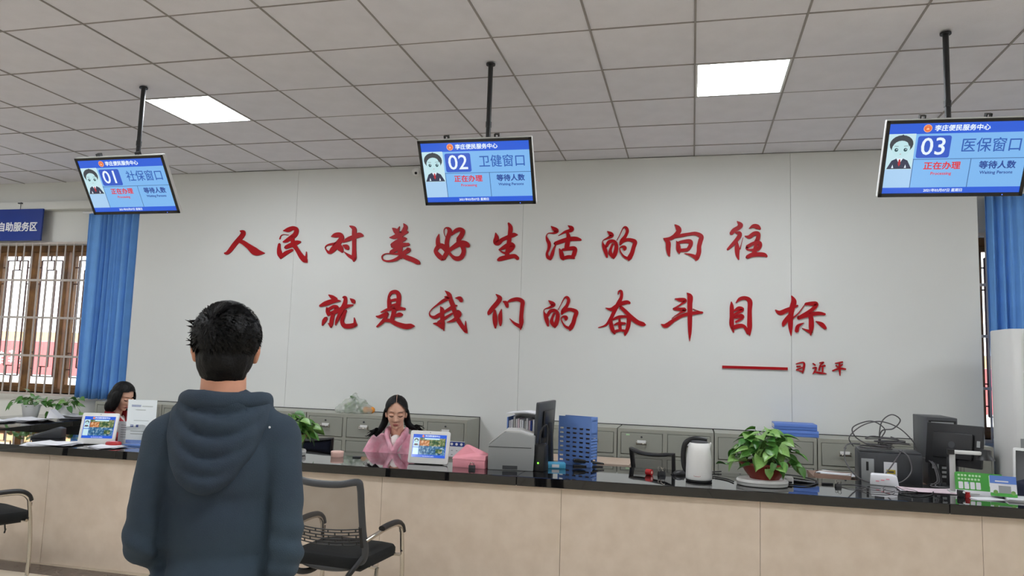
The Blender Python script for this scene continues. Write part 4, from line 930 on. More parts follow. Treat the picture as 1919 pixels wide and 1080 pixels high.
# small wooden desk beyond the counter and the wooden tray desk on the right
def side_desk(loc, w_, d, hgt, label, mat='desk'):
    t = thing('side_desk', loc, 0, label, 'desk')
    B(-w_/2, w_/2, -d/2, d/2, hgt-.025, hgt).build('desktop', M[mat], t, bevel=.002, seg=1)
    for sx in (-1, 1):
        B(sx*(w_/2-.02)-.015, sx*(w_/2-.02)+.015, -d/2+.02, d/2-.02, 0, hgt-.025).build('side_panel', M[mat], t)
    B(-w_/2+.04, w_/2-.04, d/2-.04, d/2-.025, .3, hgt-.025).build('modesty_panel', M[mat], t)
    return t
side_desk((-.92, 6.08, 0), .9, .42, .80, 'pale wooden staff desk behind the counter, right of the blue file rack')
side_desk((1.55, 5.93, 0), 1.36, .64, .80, 'brown wooden staff desk under the tower computer and printer', 'trayw')

# ------------------------------------------------------------ things on the filing cabinets
t = thing('bag_of_greens', (-3.17, 6.66, 1.03), 0, 'clear plastic bag of leafy greens and orange fruit on a filing cabinet', 'bag')
bagm = MB(); rr = random.Random(3)
prof = [(.19, 0), (.2, .02), (.17, .06), (.12, .10), (.06, .14), (.02, .17), (.035, .19)]
bagm.lathe(prof, 22, sy=.6)
def crumple(v, n): return n*(.02*noise.noise(v*22))
fuse('bag', bagm, .012, M['bag2'], t, 1, .3, crumple)
for i in range(26):
    a = rr.uniform(0, 6.28); q = rr.uniform(.0, .12); o = bpy.data.objects.new('leaf', LEAVES[rr.randrange(12)]); C.objects.link(o); o.parent = t
    o.matrix_local = Matrix.Translation((q*math.cos(a), q*.5*math.sin(a), rr.uniform(.01, .13)*(1-q*4))) @ Euler((rr.uniform(-1, 1), rr.uniform(-1.5, .5), rr.uniform(0, 6))).to_matrix().to_4x4() @ Matrix.Scale(.06, 4)
for i, (x, y) in enumerate(((.13, -.02), (.10, .05), (.17, .03))): MB().ball((x, y, .032), .031, 16, 10).build('orange', M['orange'], t, smooth=True)
for i, (dx, z, lb) in enumerate(((0, 1.031, 'blue file box lying on a filing cabinet, lower of two'), (-.015, 1.083, 'blue file box lying on a filing cabinet, upper of two'))):
    t = thing('file_box', (.84+dx, 6.62, z), R(-3+i*2), lb, 'file box', 'blue file boxes on the cabinets')
    MB().box(-.165, .165, -.12, .12, 0, .05).build('body', M['bluebox'], t, bevel=.003); B(-.1655, -.16, -.1, .1, .012, .04).build('spine_label', M['paper'], t); B(-.16, .16, -.1212, -.1203, .024, .026).build('seam_line', M['blued'], t)
t = thing('wall_calendar', (-2.06, 6.435, .62), 0, 'pale card with a blue heading taped on the cabinet behind the display tablet', 'card')
B(-.06, .085, 0, .003, 0, .22).build('card', M['paper'], t); B(-.06, .085, -.001, 0, .175, .215).build('heading', M['blued'], t)
for i in range(3): MB().add(*cyl_y(-.035+.045*i, .195, .012, -.002, -.001, 12)).build('white_disc', M['white'], t)
for i in range(4):
    for j in range(3): B(-.04+.045*j, -.025+.045*j, -.001, 0, .03+.035*i, .036+.035*i).build('printed_line', M['midgrey'], t)

# ------------------------------------------------------------ right: computers, printer, cards
t = thing('tower_computer', (1.70, 5.98, .80), R(-2), 'black tower computer standing behind the turned monitor', 'computer')
MB().box(-.095, .095, -.2, .2, 0, .47).build('case', M['darkgrey'], t, bevel=.004)
B(-.085, .085, -.203, -.2005, .02, .45).build('back_plate', M['blackp'], t)
B(-.07, .07, -.207, -.203, .33, .44).build('power_supply', M['midgrey'], t); MB().add(*cyl_y(.0, .385, .04, -.210, -.207, 24)).build('fan', M['blackp'], t)
B(-.07, -.03, -.207, -.203, .12, .31).build('port_plate', M['midgrey'], t)
for i in range(5): B(-.06, -.04, -.21, -.207, .135+.033*i, .155+.033*i).build('port', M['blackp'], t)
for i in range(5): B(-.01, .07, -.2065, -.203, .06+.03*i, .075+.03*i).build('slot_cover', M['midgrey'], t)
t = thing('turned_monitor', (1.675, 5.47, .84), R(133), 'black monitor seen from behind at the right of the counter', 'monitor')
mo = MB().prism(rrect(.365, .27, .01), 0, .02, 'y').build('screen_housing', M['blackp'], t, bevel=.004, loc=(0, 0, .27), rot=(R(8), 0, 0))
B(-.17, .17, -.001, -.0002, -.125, .125).build('screen_glass', M['blackg'], mo); MB().box(-.13, .13, .02, .04, -.09, .08).build('back_bulge', M['blackp'], mo, bevel=.012)
MB().add(*cyl_y(0, .0, .022, .04, .0412, 24)).build('badge', M['darkgrey'], mo); B(-.17, -.15, .02, .026, .0, .04).build('back_sticker', M['midgrey'], mo)
MB().prism([(.02, 0), (.06, 0), (.05, .2), (.03, .2)], -.03, .03, 'x').build('stand_neck', M['blackp'], t, bevel=.003); MB().box(-.11, .11, -.05, .12, 0, .014).build('stand_foot', M['blackp'], t, bevel=.004)
t = thing('black_printer', (1.345, 5.72, .80), R(-6), 'black box printer with a yellow sticker beneath the tangle of cables', 'printer')
MB().box(-.215, .175, -.14, .14, .0, .225).build('case', M['darkgrey'], t, bevel=.008); MB().box(-.20, -.12, -.147, -.14, .01, .18).build('front_cover', M['midgrey'], t, bevel=.003); B(-.17, -.155, -.149, -.147, .1, .16).build('front_slot', M['blackp'], t)
MB().box(-.21, .17, -.135, .135, .225, .235).build('lid', M['darkgrey'], t, bevel=.003)
s_ = B(-.06, .02, -.143, -.1405, .075, .165).build('sticker', M['paper'], t); B(-.045, .01, -.1445, -.1432, .088, .115).build('sticker_panel', M['yellow'], s_); B(-.035, 0, -.1455, -.1446, .096, .106).build('sticker_print', M['darkgrey'], s_)
papers((1.02, 5.93, .812), 6, .21, .17, 31, 'white papers on the brown wooden tray before the black printer', spread=.04)
t = thing('wooden_tray', (1.0, 5.90, .80), R(-12), 'shallow brown wooden tray with papers left of the black printer', 'tray'); t.scale = (.6, 1, 1)
MB().box(-.2, .2, -.08, .1, 0, .006).build('bottom', M['trayw'], t)
for q in ((-.2, .2, -.086, -.078), (-.2, .2, .1, .108), (-.206, -.198, -.086, .108), (.198, .206, -.086, .108)): MB().box(*q, 0, .03).build('rim', M['trayw'], t, bevel=.002, seg=1)
t = thing('tissue_pack', (1.22, 5.36, .84), R(-12), 'white tissue pack with reddish print before the black printer', 'tissue pack')
MB().prism([(-.085, 0), (.085, 0), (.075, .06), (.04, .07), (-.08, .068)], -.05, .05, 'y').build('pack', M['paper'], t, bevel=.008)
for i in range(3): B(-.05+.03*i, -.03+.03*i, -.0515, -.0505, .025+.008*i, .032+.008*i).build('red_print', M['pinkbox'], t)
papers((1.45, 5.20, .841), 3, .36, .17, 41, 'pink-edged white form lying by the counter front, right side', 'pinkpaper', .01)
clip((.90, 5.13, .84), .3, 'blackp', 'black binder clip lying before the keys, right of the plant bowl', .95)
def keys(loc, rz, label):
    t = thing('key_bunch', loc, rz, label, 'keys')
    MB().tube([(.015*math.cos(a*PI/8), .015*math.sin(a*PI/8), .002) for a in range(16)], .0012, 6, closed=True).build('ring', M['chrome'], t)
    for k_ in range(3):
        a = 2.4+k_*.5; q = MB(); q.M = Matrix.Rotation(a, 4, 'Z'); q.box(.012, .035, -.009, .009, .001+.002*k_, .003+.002*k_); q.box(.035, .065, -.0035, .0035, .001+.002*k_, .003+.002*k_); q.build('key', M['chrome'], t)
    q = MB().box(.015, .085, -.012, .012, 0, .012).build('fob', M['blackp'], t, bevel=.003)
    return t
keys((.80, 5.2, .84), .2, 'bunch of keys with a black fob right of the plant bowl')
t = thing('marker_pen', (.70, 5.2, .84), R(-20), 'short black marker pen lying left of the keys', 'pen')
MB().tube([(-.07, 0, .009), (.03, 0, .009)], .009, 12).build('barrel', M['blackp'], t); MB().tube([(.03, 0, .009), (.075, 0, .009)], .0095, 12).build('cap', M['darkgrey'], t)
t = thing('power_adapter', (.60, 5.12, .84), 0, 'white power adapter block right of the plant tray', 'adapter')
MB().box(-.03, .03, -.025, .025, 0, .045).build('body', M['whitep'], t, bevel=.004); MB().box(-.025, .02, -.035, -.025, .01, .02).build('plug', M['blackp'], t)
# cards and brochures
def card_stand(loc, rz, w_, h_, mat, label, kind):
    t = thing('brochure_stand', loc, rz, label, 'brochure')
    c_ = B(-w_/2, w_/2, 0, .004, 0, h_).build('card', M[mat], t, rot=(-R(14), 0, 0))
    MB().prism([(.0, 0), (.09, 0), (.085, .004), (.03, h_*.6)], -w_/2+.01, w_/2-.01, 'x').build('back_support', M['paper'], t)
    if kind == 'g':
        B(-w_/2, w_/2, -.001, 0, 0, .03).build('white_band', M['paper'], c_)
        for i in range(7):
            for j in range(2): MB().prism(rrect(.012, .012, .003, 2, -w_/2+.022+i*.0175+(.006 if i > 2 and j == 0 else 0), h_-.02-j*.022), -.0012, -.0002, 'y').build('white_glyph', M['greenl'], c_)
        for i in range(4): MB().prism(rrect(.024, .042, .004, 3, -w_/2+.03+i*.031, .058), -.0012, -.0002, 'y').build('white_tile', M['paper'], c_)
        MB().prism(rrect(.06, .065, .003, 3, w_/2-.04, h_-.045), -.0012, -.0002, 'y').build('pale_panel', M['greenl'], c_)
        B(-w_/2+.038+.03, -w_/2+.062+.01, -.0016, -.0012, .068, .078).build('blue_mark', M['bluep'], c_)
    else:
        B(-w_/2, w_/2, -.0011, -.0003, h_*.62, h_).build('blue_sky', M['bluebox'], c_); B(-w_/2, w_/2, -.0011, -.0003, .0, h_*.16).build('green_field', M['green'], c_)
        B(-w_*.18, w_*.28, -.0016, -.0011, h_*.16, h_*.52).build('grey_photo', M['midgrey'], c_); B(-w_*.3, w_*.2, -.0016, -.0011, h_*.7, h_*.76).build('heading', M['paper'], c_)
        for x in (-.3, .36): MB().add(*cyl_y(w_*x, h_*.2, .012, -.0018, -.0011, 12)).build('tree_print', M['leaf3'], c_)
    return t
card_stand((1.70, 5.14, .84), R(-8), .25, .138, 'green', 'green and white folded service card standing at the right of the counter', 'g')
card_stand((1.80, 5.05, .858), R(-10), .135, .12, 'paper', 'blue-sky brochure leaning in front of the green card', 'b')
for i in range(2):
    t = thing('leaflet_pile', (1.93, 5.06, .84+.0082*i), R(-10+4*i), ('lower pale booklet under the blue-sky brochure', 'upper pale booklet under the blue-sky brochure')[i], 'booklet', 'booklets under the brochure')
    MB().box(-.12, .12, -.085, .085, 0, .0074).build('cover', M['lightgrey' if i == 0 else 'paper'], t, bevel=.001, seg=1)
t = thing('leaflet', (1.70, 5.04, .84), R(20), 'pale leaflet lying flat before the green card', 'paper')
MB().box(-.09, .09, -.05, .05, 0, .003).build('sheet', M['paper'], t)
t = thing('ink_stamp', (1.575, 5.05, .84), 0, 'black and red ink stamp standing near the counter edge', 'stamp')
MB().box(-.022, .012, -.02, .02, 0, .04).build('body', M['blackp'], t, bevel=.004); MB().lathe([(.014, 0), (.016, .01), (.012, .025), (.015, .032)], 16, (.028, -.01, 0)).build('red_cap', M['redp'], t, smooth=True); MB().ball((.005, -.022, .03), .007, 10, 8).build('white_knob', M['whitep'], t)
t = thing('document_camera', (1.61, 5.20, .84), R(-6), 'white document camera on a post with a black camera head', 'document camera')
MB().box(-.06, .1, -.05, .05, 0, .014).build('base', M['lightgrey'], t, bevel=.004); MB().box(-.05, -.02, -.014, .014, .014, .25).build('post', M['lightgrey'], t, bevel=.003)
MB().box(-.06, .125, -.016, .016, .24, .262).build('arm', M['whitep'], t, bevel=.004); B(-.062, -.025, -.018, .018, .236, .266).build('arm_joint', M['blackp'], t)
hd = thing('camera_head', (.145, 0, .24)); hd.parent = t; hd.scale = (1.35, 1.35, 1.35)
MB().lathe([(.038, -.02), (.034, -.012), (.022, .004), (.021, .022), (.02, .026)], 24).build('head_shell', M['blackp'], hd, smooth=True)
t = thing('laptop', (2.13, 5.36, .84), R(-25), 'white-framed laptop with a dark screen at the right picture edge', 'laptop')
MB().box(-.16, .16, -.11, .11, 0, .018).build('keyboard_base', M['whitep'], t, bevel=.003); l_ = MB().prism(rrect(.33, .25, .01), 0, .01, 'y').build('screen_lid', M['whitep'], t, bevel=.002, loc=(0, .12, .15), rot=(-R(18), 0, 0)); B(-.15, .15, -.0012, -.0002, -.105, .105).build('screen_glass', M['blackg'], l_)
t = thing('black_pouch', (1.95, 5.19, .84), R(10), 'dark crumpled cloth pouch behind the blue-sky brochure', 'pouch')
pm = MB(); pm.ball((0, 0, .05), (.08, .05, .055), 18, 12); pm.ball((.05, .01, .08), (.05, .035, .04), 16, 10); pm.box(-.07, .08, -.04, .04, 0, .03)
fuse('cloth', pm, .008, M['navy'], t, 4, .5, lambda v, n: n*(.006*noise.noise(v*30)))
# cables, one object each
def cable(pts, r, mat, label, group=None):
    o = Vector(pts[0]); t = MB().tube([p-o for p in spline(pts, 7)], r, 6).build('cable', M[mat], None, smooth=True); t.location = o
    return tag(t, label, 'cable', group)
g = 'loops of cable on the black printer'
lb = ['lowest', 'second lowest', 'middle', 'second highest', 'highest']
rr = random.Random(14)
cable([(1.20, 5.62, 1.06), (1.10, 5.60, 1.12), (1.08, 5.58, 1.19), (1.20, 5.60, 1.235), (1.29, 5.62, 1.18), (1.26, 5.62, 1.10), (1.35, 5.64, 1.06)], .0042, 'cable', 'grey cable making the left tall loop above the black printer', g)
cable([(1.26, 5.62, 1.06), (1.25, 5.6, 1.15), (1.27, 5.6, 1.24), (1.33, 5.6, 1.285), (1.385, 5.61, 1.25), (1.34, 5.61, 1.19), (1.27, 5.62, 1.17), (1.25, 5.64, 1.08)], .0042, 'cable', 'grey cable making the topmost round loop above the black printer', g)
cable([(1.08, 5.58, 1.06), (1.05, 5.56, 1.12), (1.13, 5.57, 1.20), (1.25, 5.6, 1.235), (1.37, 5.62, 1.20), (1.46, 5.64, 1.12), (1.50, 5.66, 1.05)], .004, 'cable', 'grey cable arching right over the whole black printer', g)
cable([(1.12, 5.58, 1.08), (1.02, 5.5, 1.07), (1.0, 5.42, .97), (1.06, 5.35, .88), (1.17, 5.35, .855), (1.26, 5.42, .93), (1.33, 5.5, 1.0), (1.38, 5.56, 1.05)], .0045, 'cable', 'grey cable hanging down the left side of the black printer', g)
cable([(1.36, 5.56, 1.05), (1.40, 5.5, 1.02), (1.41, 5.46, .93), (1.34, 5.42, .86), (1.25, 5.4, .846)], .0045, 'cable', 'grey cable hanging over the front of the black printer', g)
for k_ in range(5):
    c0 = (1.27+rr.uniform(-.06, .09), 5.66, 1.05+.012*k_); pts = [(c0[0]+rr.uniform(.06, .13)*math.cos(a), c0[1]+.07*math.sin(a), c0[2]+.004*k_+rr.uniform(-.003, .012)) for a in (0, 1.2, 2.4, 3.6, 4.8, 6.0, 7.2)]
    cable(pts, .005, 'cable', 'grey cable coil lying flat on the black printer, %s of five coils' % lb[k_], g)
cg = 'cables lying on the counter before the printer'
for k_, (cx, cy, rx, ry, wh) in enumerate(((1.0, 5.16, .08, .11, 'left'), (1.10, 5.05, .10, .09, 'middle'), (1.24, 5.12, .09, .12, 'right'))):
    pts = [(cx+rx*math.cos(a)*(1+.2*math.sin(3*a+k_)), cy+ry*math.sin(a), .8435+.003*k_) for a in [k_+i*.8 for i in range(8)]]
    cable(pts, .0022, 'cable', 'thin dark cable lying in a loose coil before the printer, %s of three coils' % wh, cg)
cable([(1.30, 5.12, .845), (1.22, 4.98, .845), (1.3, 4.92, .845), (1.4, 5.02, .845), (1.44, 5.12, .85)], .0035, 'cableb', 'dark cable running to the pink-edged form on the counter', cg)
cable([(.26, 5.02, .846), (.22, 5.12, .846), (.13, 5.22, .846), (.08, 5.35, .846), (.2, 5.45, .85)], .0045, 'cableb', 'black cable running behind the plant bowl from its tray')
cable([(.56, 5.08, .846), (.66, 5.05, .846), (.75, 5.12, .846), (.80, 5.3, .846), (.72, 5.45, .85), (.62, 5.5, .85)], .0045, 'cableb', 'black cable looping right of the plant bowl')
for k_ in range(3):
    cable([(1.53+.012*k_, 5.66, 1.0), (1.55+.01*k_, 5.52, .98), (1.56+.012*k_, 5.45, .88), (1.5+.03*k_, 5.38, .85), (1.60+.04*k_, 5.32, .85)], .0045, 'cable' if k_ < 2 else 'cableb', '%s cable dropping from the tower computer to the counter, %s of three' % (('grey', 'grey', 'black')[k_], ('left', 'middle', 'right')[k_]), 'cables from the tower computer')
# floor-standing air conditioner
t = thing('air_conditioner', (2.57, 6.42, 0), 0, 'tall white floor standing air conditioner before the right blue curtain', 'air conditioner')
MB().prism([(-.28, .18), (-.28, -.10), (-.25, -.16), (-.2, -.18), (.2, -.18), (.25, -.16), (.28, -.10), (.28, .18)], 0, 1.93, 'z').build('body', M['whitep'], t, bevel=.012)
MB().box(-.175, .175, -.195, -.18, 1.185, 1.62).build('upper_panel', M['whitep'], t, bevel=.004); MB().box(-.175, .175, -.195, -.18, .06, 1.17).build('lower_panel', M['whitep'], t, bevel=.004)
gr = MB().box(-.175, .175, -.19, -.18, 1.64, 1.90).build('air_outlet', M['lightgrey'], t)
for i in range(6): MB().box(-.17, .17, -.2, -.19, 1.655+.04*i, 1.685+.04*i).build('louver', M['whitep'], t, bevel=.003)
MB().box(-.225, -.205, -.185, -.178, .12, 1.12).build('side_groove', M['midgrey'], t)
for i in range(5):
    o = bpy.data.objects.new('leaf_print', LEAVES[1]); C.objects.link(o); o.parent = t
    o.matrix_local = Matrix.Translation((-.09+.045*i, -.1965, 1.235)) @ Matrix.Rotation(R(90), 4, 'X') @ Matrix.Rotation(R(-20+20*(i % 3)), 4, 'Z') @ Matrix.Scale(.05, 4) @ Matrix.Diagonal((1, .4, .01, 1))
rg = MB()
for (cx, cz, r_) in ((-.06, 1.45, .07), (.02, 1.40, .05), (-.1, 1.36, .035)):
    for kk in range(7): rg.tube([(cx+r_*.5*math.cos(a+kk*.9)+r_*.5*math.cos(kk*.9), -.1955, cz+r_*.5*math.sin(a+kk*.9)+r_*.5*math.sin(kk*.9)) for a in [i*PI/5 for i in range(10)]], .0012, 4, closed=True)
rg.build('flower_print', M['lightgrey'], t)

# ------------------------------------------------------------ visitor chairs (local: facing +y, origin on the floor)
def visitor_chair():
    t = thing('visitor_chair', (0, 0, 0), 0, '', 'chair', 'black net-back visitor chairs with steel arms')
    for sx in (-1, 1):
        x = sx*.27
        leg = [(x, -.30, .012), (x, -.1, .012), (x, .17, .012), (x, .215, .03), (x, .225, .08), (x, .222, .3), (x, .20, .50), (x, .185, .555), (x, .13, .59), (x*.99, .0, .593), (x*.97, -.12, .58), (x*.90, -.20, .56)]
        MB().tube(spline(leg, 5), .0125, 10).build('side_frame', M['chrome'], t, smooth=True)
        pad = spline([(x, .205, .535), (x, .185, .575), (x, .13, .603), (x, .03, .608), (x*.99, -.06, .602)], 6)
        MB().tube(pad, .021, 12, flat=.75).build('armrest', M['blackp'], t, smooth=True)
        MB().tube([(x, .205, .42), (x*.98, .208, .52)], .009, 8).build('arm_bolt', M['blackp'], t)
        MB().tube([(x, .19, .405), (sx*.2, .17, .405)], .01, 8).build('seat_bracket', M['chrome'], t); MB().tube([(x, -.1, .40), (sx*.2, -.12, .405)], .01, 8).build('seat_bracket', M['chrome'], t)
        MB().tube([(x, -.1, .012), (x, -.13, .2), (x, -.1, .4)], .0115, 8).build('rear_leg', M['chrome'], t, smooth=True)
    for y in (-.28,): MB().tube([(-.27, y, .012), (.27, y, .012)], .0115, 8).build('floor_bar', M['chrome'], t)
    # seat cushion
    s = MB(); pl = rrect(.48, .46, .09, 6); 
    rings = [(.93, .398), (.99, .405), (1.0, .425), (1.0, .447), (.96, .462), (.8, .470), (.4, .474)]
    vs = []; fs = []; n = len(pl)
    for k_, z in rings: vs += [(a*k_, b_*k_+.02, z-.012*max(0, (b_*k_)/.23)**3) for a, b_ in pl]
    for i in range(len(rings)-1):
        for j in range(n): fs.append((i*n+j, i*n+(j+1) % n, (i+1)*n+(j+1) % n, (i+1)*n+j))
    fs += [tuple(range(n))[::-1], tuple(range((len(rings)-1)*n, len(rings)*n))]
    s.add(vs, fs).build('seat', M['fabric'], t, smooth=True)
    # back frame: closed outline, curved in plan and in profile
    def bp(u, v):     # u -1..1 across, v 0..1 up the back
        x = u*(.238-.016*v); z = .44+v*.44; y = -.205-.05*v+.035*abs(u)**2-.02*math.sin(v*PI)+.05*v*v*-.6
        return (x, y, z)
    pts = [bp(-1, 0.12), bp(-1, .4), bp(-1, .7), bp(-.99, .93), bp(-.92, 1.0), bp(-.5, .965), bp(0, .955), bp(.5, .965), bp(.92, 1.0), bp(.99, .93), bp(1, .7), bp(1, .4), bp(1, .12), bp(.85, -.02), bp(.5, -.09), bp(0, -.11), bp(-.5, -.09), bp(-.85, -.02)]
    MB().tube(spline(pts, 5, True), .0195, 10, closed=True, flat=.75).build('back_frame', M['darkgrey'], t, smooth=True)
    N = MB(); vs = []; fs = []
    for j in range(9):
        for i in range(13): vs.append(bp(-1+i/6, .24+j*(.72)/8))
    for j in range(8):
        for i in range(12): fs.append((j*13+i, j*13+i+1, (j+1)*13+i+1, (j+1)*13+i))
    N.add(vs, fs).build('back_net', M['net'], t, smooth=True)
    L = MB(); yo = lambda p: (p[0], p[1]-.008, p[2])
    for v in (.235, .275, .315, .355, .395, .43):
        L.tube([yo(bp(-1+i/8, v-.035*(1-abs(-1+i/8)**2))) for i in range(17)], .0035, 6)
    for r_, (va, vb) in enumerate(((.235, .275), (.275, .315), (.315, .355), (.355, .395), (.395, .43))):
        for i in range(6):
            u = -.85+.34*i+(.17 if r_ % 2 else 0)
            if abs(u) < .95: L.tube([yo(bp(u, va-.035*(1-u*u))), yo(bp(u, vb-.035*(1-u*u)))], .0045, 6)
    for sx in (-1, 1): L.tube([yo(bp(sx*.97, .2)), yo(bp(sx*.97, .45))], .012, 8)
    L.build('lumbar_lattice', M['blackp'], t, smooth=True)
    for sx in (-1, 1):
        MB().tube(spline([bp(sx*.93, .06), (sx*.17, -.235, .38), (sx*.12, -.15, .355), (sx*.1, .0, .385)], 5), .017, 8, flat=.7).build('back_support', M['blackp'], t, smooth=True)
    MB().box(-.2, .2, -.16, .19, .383, .4).build('seat_pan', M['blackp'], t, bevel=.004)
    return t
vc = visitor_chair(); vc.location = (-1.955, 4.07, 0); vc.rotation_euler = (0, 0, R(-4)); vc['label'] = 'black net-back visitor chair standing at the counter, right of the standing man'
v2 = copy_tree(vc); v2.location = (-4.63, 4.08, 0); v2.rotation_euler = (0, 0, R(-20)); v2['label'] = 'black visitor chair cut off by the left edge, only its arm and seat showing'
MB().tube(spline([(.05, .1, .40), (.0, .12, .37), (-.01, .13, .33), (-.03, .14, .335), (-.02, .13, .31)], 4), .005, 6).build('torn_strap', M['blackp'], v2).location = (.13, -.0, 0)

# staff chairs behind the counter
def staff_chair(loc, rz, w_, hz, mat, label, netted=False):
    t = thing('office_chair', loc, rz, label, 'chair')
    MB().lathe([(.03, .06), (.03, .40)], 14).build('gas_post', M['blackp'], t)
    b = MB()
    for k_ in range(5): a = k_*2*PI/5; b.tube([(0, 0, .09), (.28*math.cos(a), .28*math.sin(a), .06)], [.03, .018], 8); b.ball((.28*math.cos(a), .28*math.sin(a), .028), .028, 10, 8)
    b.build('five_star_base', M['blackp'], t, smooth=True)
    MB().prism(rrect(.48, .46, .08), .40, .48, 'z').build('seat', M['navy'], t, bevel=.02)
    def bp(u, v): return (u*w_*(.88+.12*v), -.21-.04*v+.05*u*u, .58+v*(hz-.58)+.02*u*u*v)
    vs = []; fs = []
    for j in range(7):
        for i in range(11): vs.append(bp(-1+i/5, j/6))
    for j in range(6):
        for i in range(10): fs.append((j*11+i, j*11+i+1, (j+1)*11+i+1, (j+1)*11+i))
    o = MB().add(vs, fs).build('back_net', M['net'] if netted else M[mat], t, smooth=True)
    if not netted: md = o.modifiers.new('s', 'SOLIDIFY'); md.thickness = .02
    fr = [bp(-1, v/4) for v in range(5)]+[bp(-1+i/4, 1) for i in range(1, 8)]+[bp(1, 1-v/4) for v in range(5)]+[bp(1-i/4, 0) for i in range(1, 8)]
    MB().tube(fr, .02, 8, closed=True, flat=.7).build('back_frame', M['blackp'], t, smooth=True)
    MB().tube(spline([(0, -.24, .75), (0, -.26, .55), (0, -.2, .42), (0, 0, .39)], 5), .022, 8).build('back_spine', M['blackp'], t, smooth=True)
    return t
staff_chair((-3.08, 5.72, 0), R(3), .26, .885, 'navy', 'dark navy office chair behind the counter, right of the left potted plant')
staff_chair((-.16, 5.72, 0), R(-38), .20, .93, 'fabric', 'black net-backed office chair behind the counter, left of the kettle', True)

# ------------------------------------------------------------ people
def face_disp(c, s, female=False):
    """soft facial relief on a head whose centre is c, size s (1 = 0.23 m tall); face towards +y"""
    def f(v, n):
        x = (v.x-c[0])/s; y = (v.y-c[1])/s; z = (v.z-c[2])/s
        if y < .02: return Vector((0, 0, 0))
        g = lambda cx, cz, rx, rz: math.exp(-((x-cx)/rx)**2-((z-cz)/rz)**2)
        d = 0
        d += .016*g(0, -.012, .011, .030)+.014*g(0, -.028, .016, .011)      # nose ridge, tip
        d += -.009*(g(.032, .012, .018, .012)+g(-.032, .012, .018, .012))   # eye sockets
        d += .005*(g(.032, .033, .022, .008)+g(-.032, .033, .022, .008))    # brows
        d += .006*g(0, -.060, .024, .009)-.003*g(0, -.048, .02, .005)-.004*g(0, -.074, .02, .006)
        d += .007*g(0, -.094, .022, .014)                                    # chin
        d += .004*(g(.042, -.028, .018, .02)+g(-.042, -.028, .018, .02))     # cheeks
        return Vector((0, d*s, 0))
    return f
def head_prims(mb, c, s, yaw=0., pitch=0., width=1.):
    """skull, jaw, chin, ears; local head frame rotated by yaw (z) and pitch (x)"""
    T = Matrix.Translation(Vector(c)) @ Matrix.Rotation(yaw, 4, 'Z') @ Matrix.Rotation(pitch, 4, 'X'); old = mb.M; mb.M = old @ T
    e = lambda cc, rr: mb.ball([v*s for v in cc], [v*s for v in rr], 24, 16)
    e((0, -.012, .028), (.074*width, .094, .086)); e((0, .012, -.02), (.064*width, .076, .082)); e((0, .03, -.066), (.046*width, .054, .040)); e((0, .052, -.086), (.024*width, .028, .022))
    for sx in (-1, 1):
        e((sx*.075*width, -.008, -.012), (.010, .018, .031)); e((sx*.082*width, -.016, -.002), (.006, .015, .022))
    mb.M = old
    return T
def hand(mb, T, side=1, curl=.5, s=1.):
    """palm at the origin, fingers towards +x, thumb to +y*side"""
    old = mb.M; mb.M = old @ T
    mb.ball((.045*s, 0, 0), (.048*s, .038*s, .015*s), 14, 10)
    for k_, (yy, L) in enumerate(((.028, .072), (.009, .080), (-.010, .075), (-.028, .058))):
        p = Vector((.075, yy*side, 0))*s; a = 0; r0 = .0088*s
        for seg, l_ in enumerate((L*.42, L*.33, L*.25)):
            a += curl*(.5 if seg == 0 else .8)
            q = p+Vector((math.cos(a)*l_*s, 0, -math.sin(a)*l_*s)); cap(mb, p, q, r0, r0*.93, 8); p = q; r0 *= .92
    p = Vector((.02, .03*side, -.004))*s
    for (dx, dy, dz) in ((.026, .026, -.012), (.026, .008, -.012), (.02, -.002, -.008)):
        q = p+Vector((dx, dy*side, dz))*s; cap(mb, p, q, .0105*s, .0095*s, 8); p = q
    mb.M = old
def wrinkle(amp, sc, seed=0, zs=1.):
    def f(v, n):
        p = Vector((v.x*sc, v.y*sc, v.z*sc*zs+seed)); w_ = noise.noise(p)+.5*noise.noise(p*2.3)
        return n*(amp*w_)
    return f
def strands(mb, n, seed, pick, L, r):
    """short tapering locks standing off a scalp; pick() gives point and direction"""
    rr = random.Random(seed)
    for _ in range(n):
        p, d = pick(rr); l_ = L*rr.uniform(.6, 1.2); side = Vector((-d.y, d.x, 0)); 
        if side.length < .01: side = Vector((1, 0, 0))
        side.normalize(); q = p+d*l_; mid = p+d*l_*.5+Vector((0, 0, .1*l_))
        a, b_, c_ = p+side*r, p-side*r, q
        mb.add([tuple(a), tuple(b_), tuple(mid+side*r*.7), tuple(mid-side*r*.7), tuple(c_)], [(0, 1, 3, 2), (2, 3, 4)])

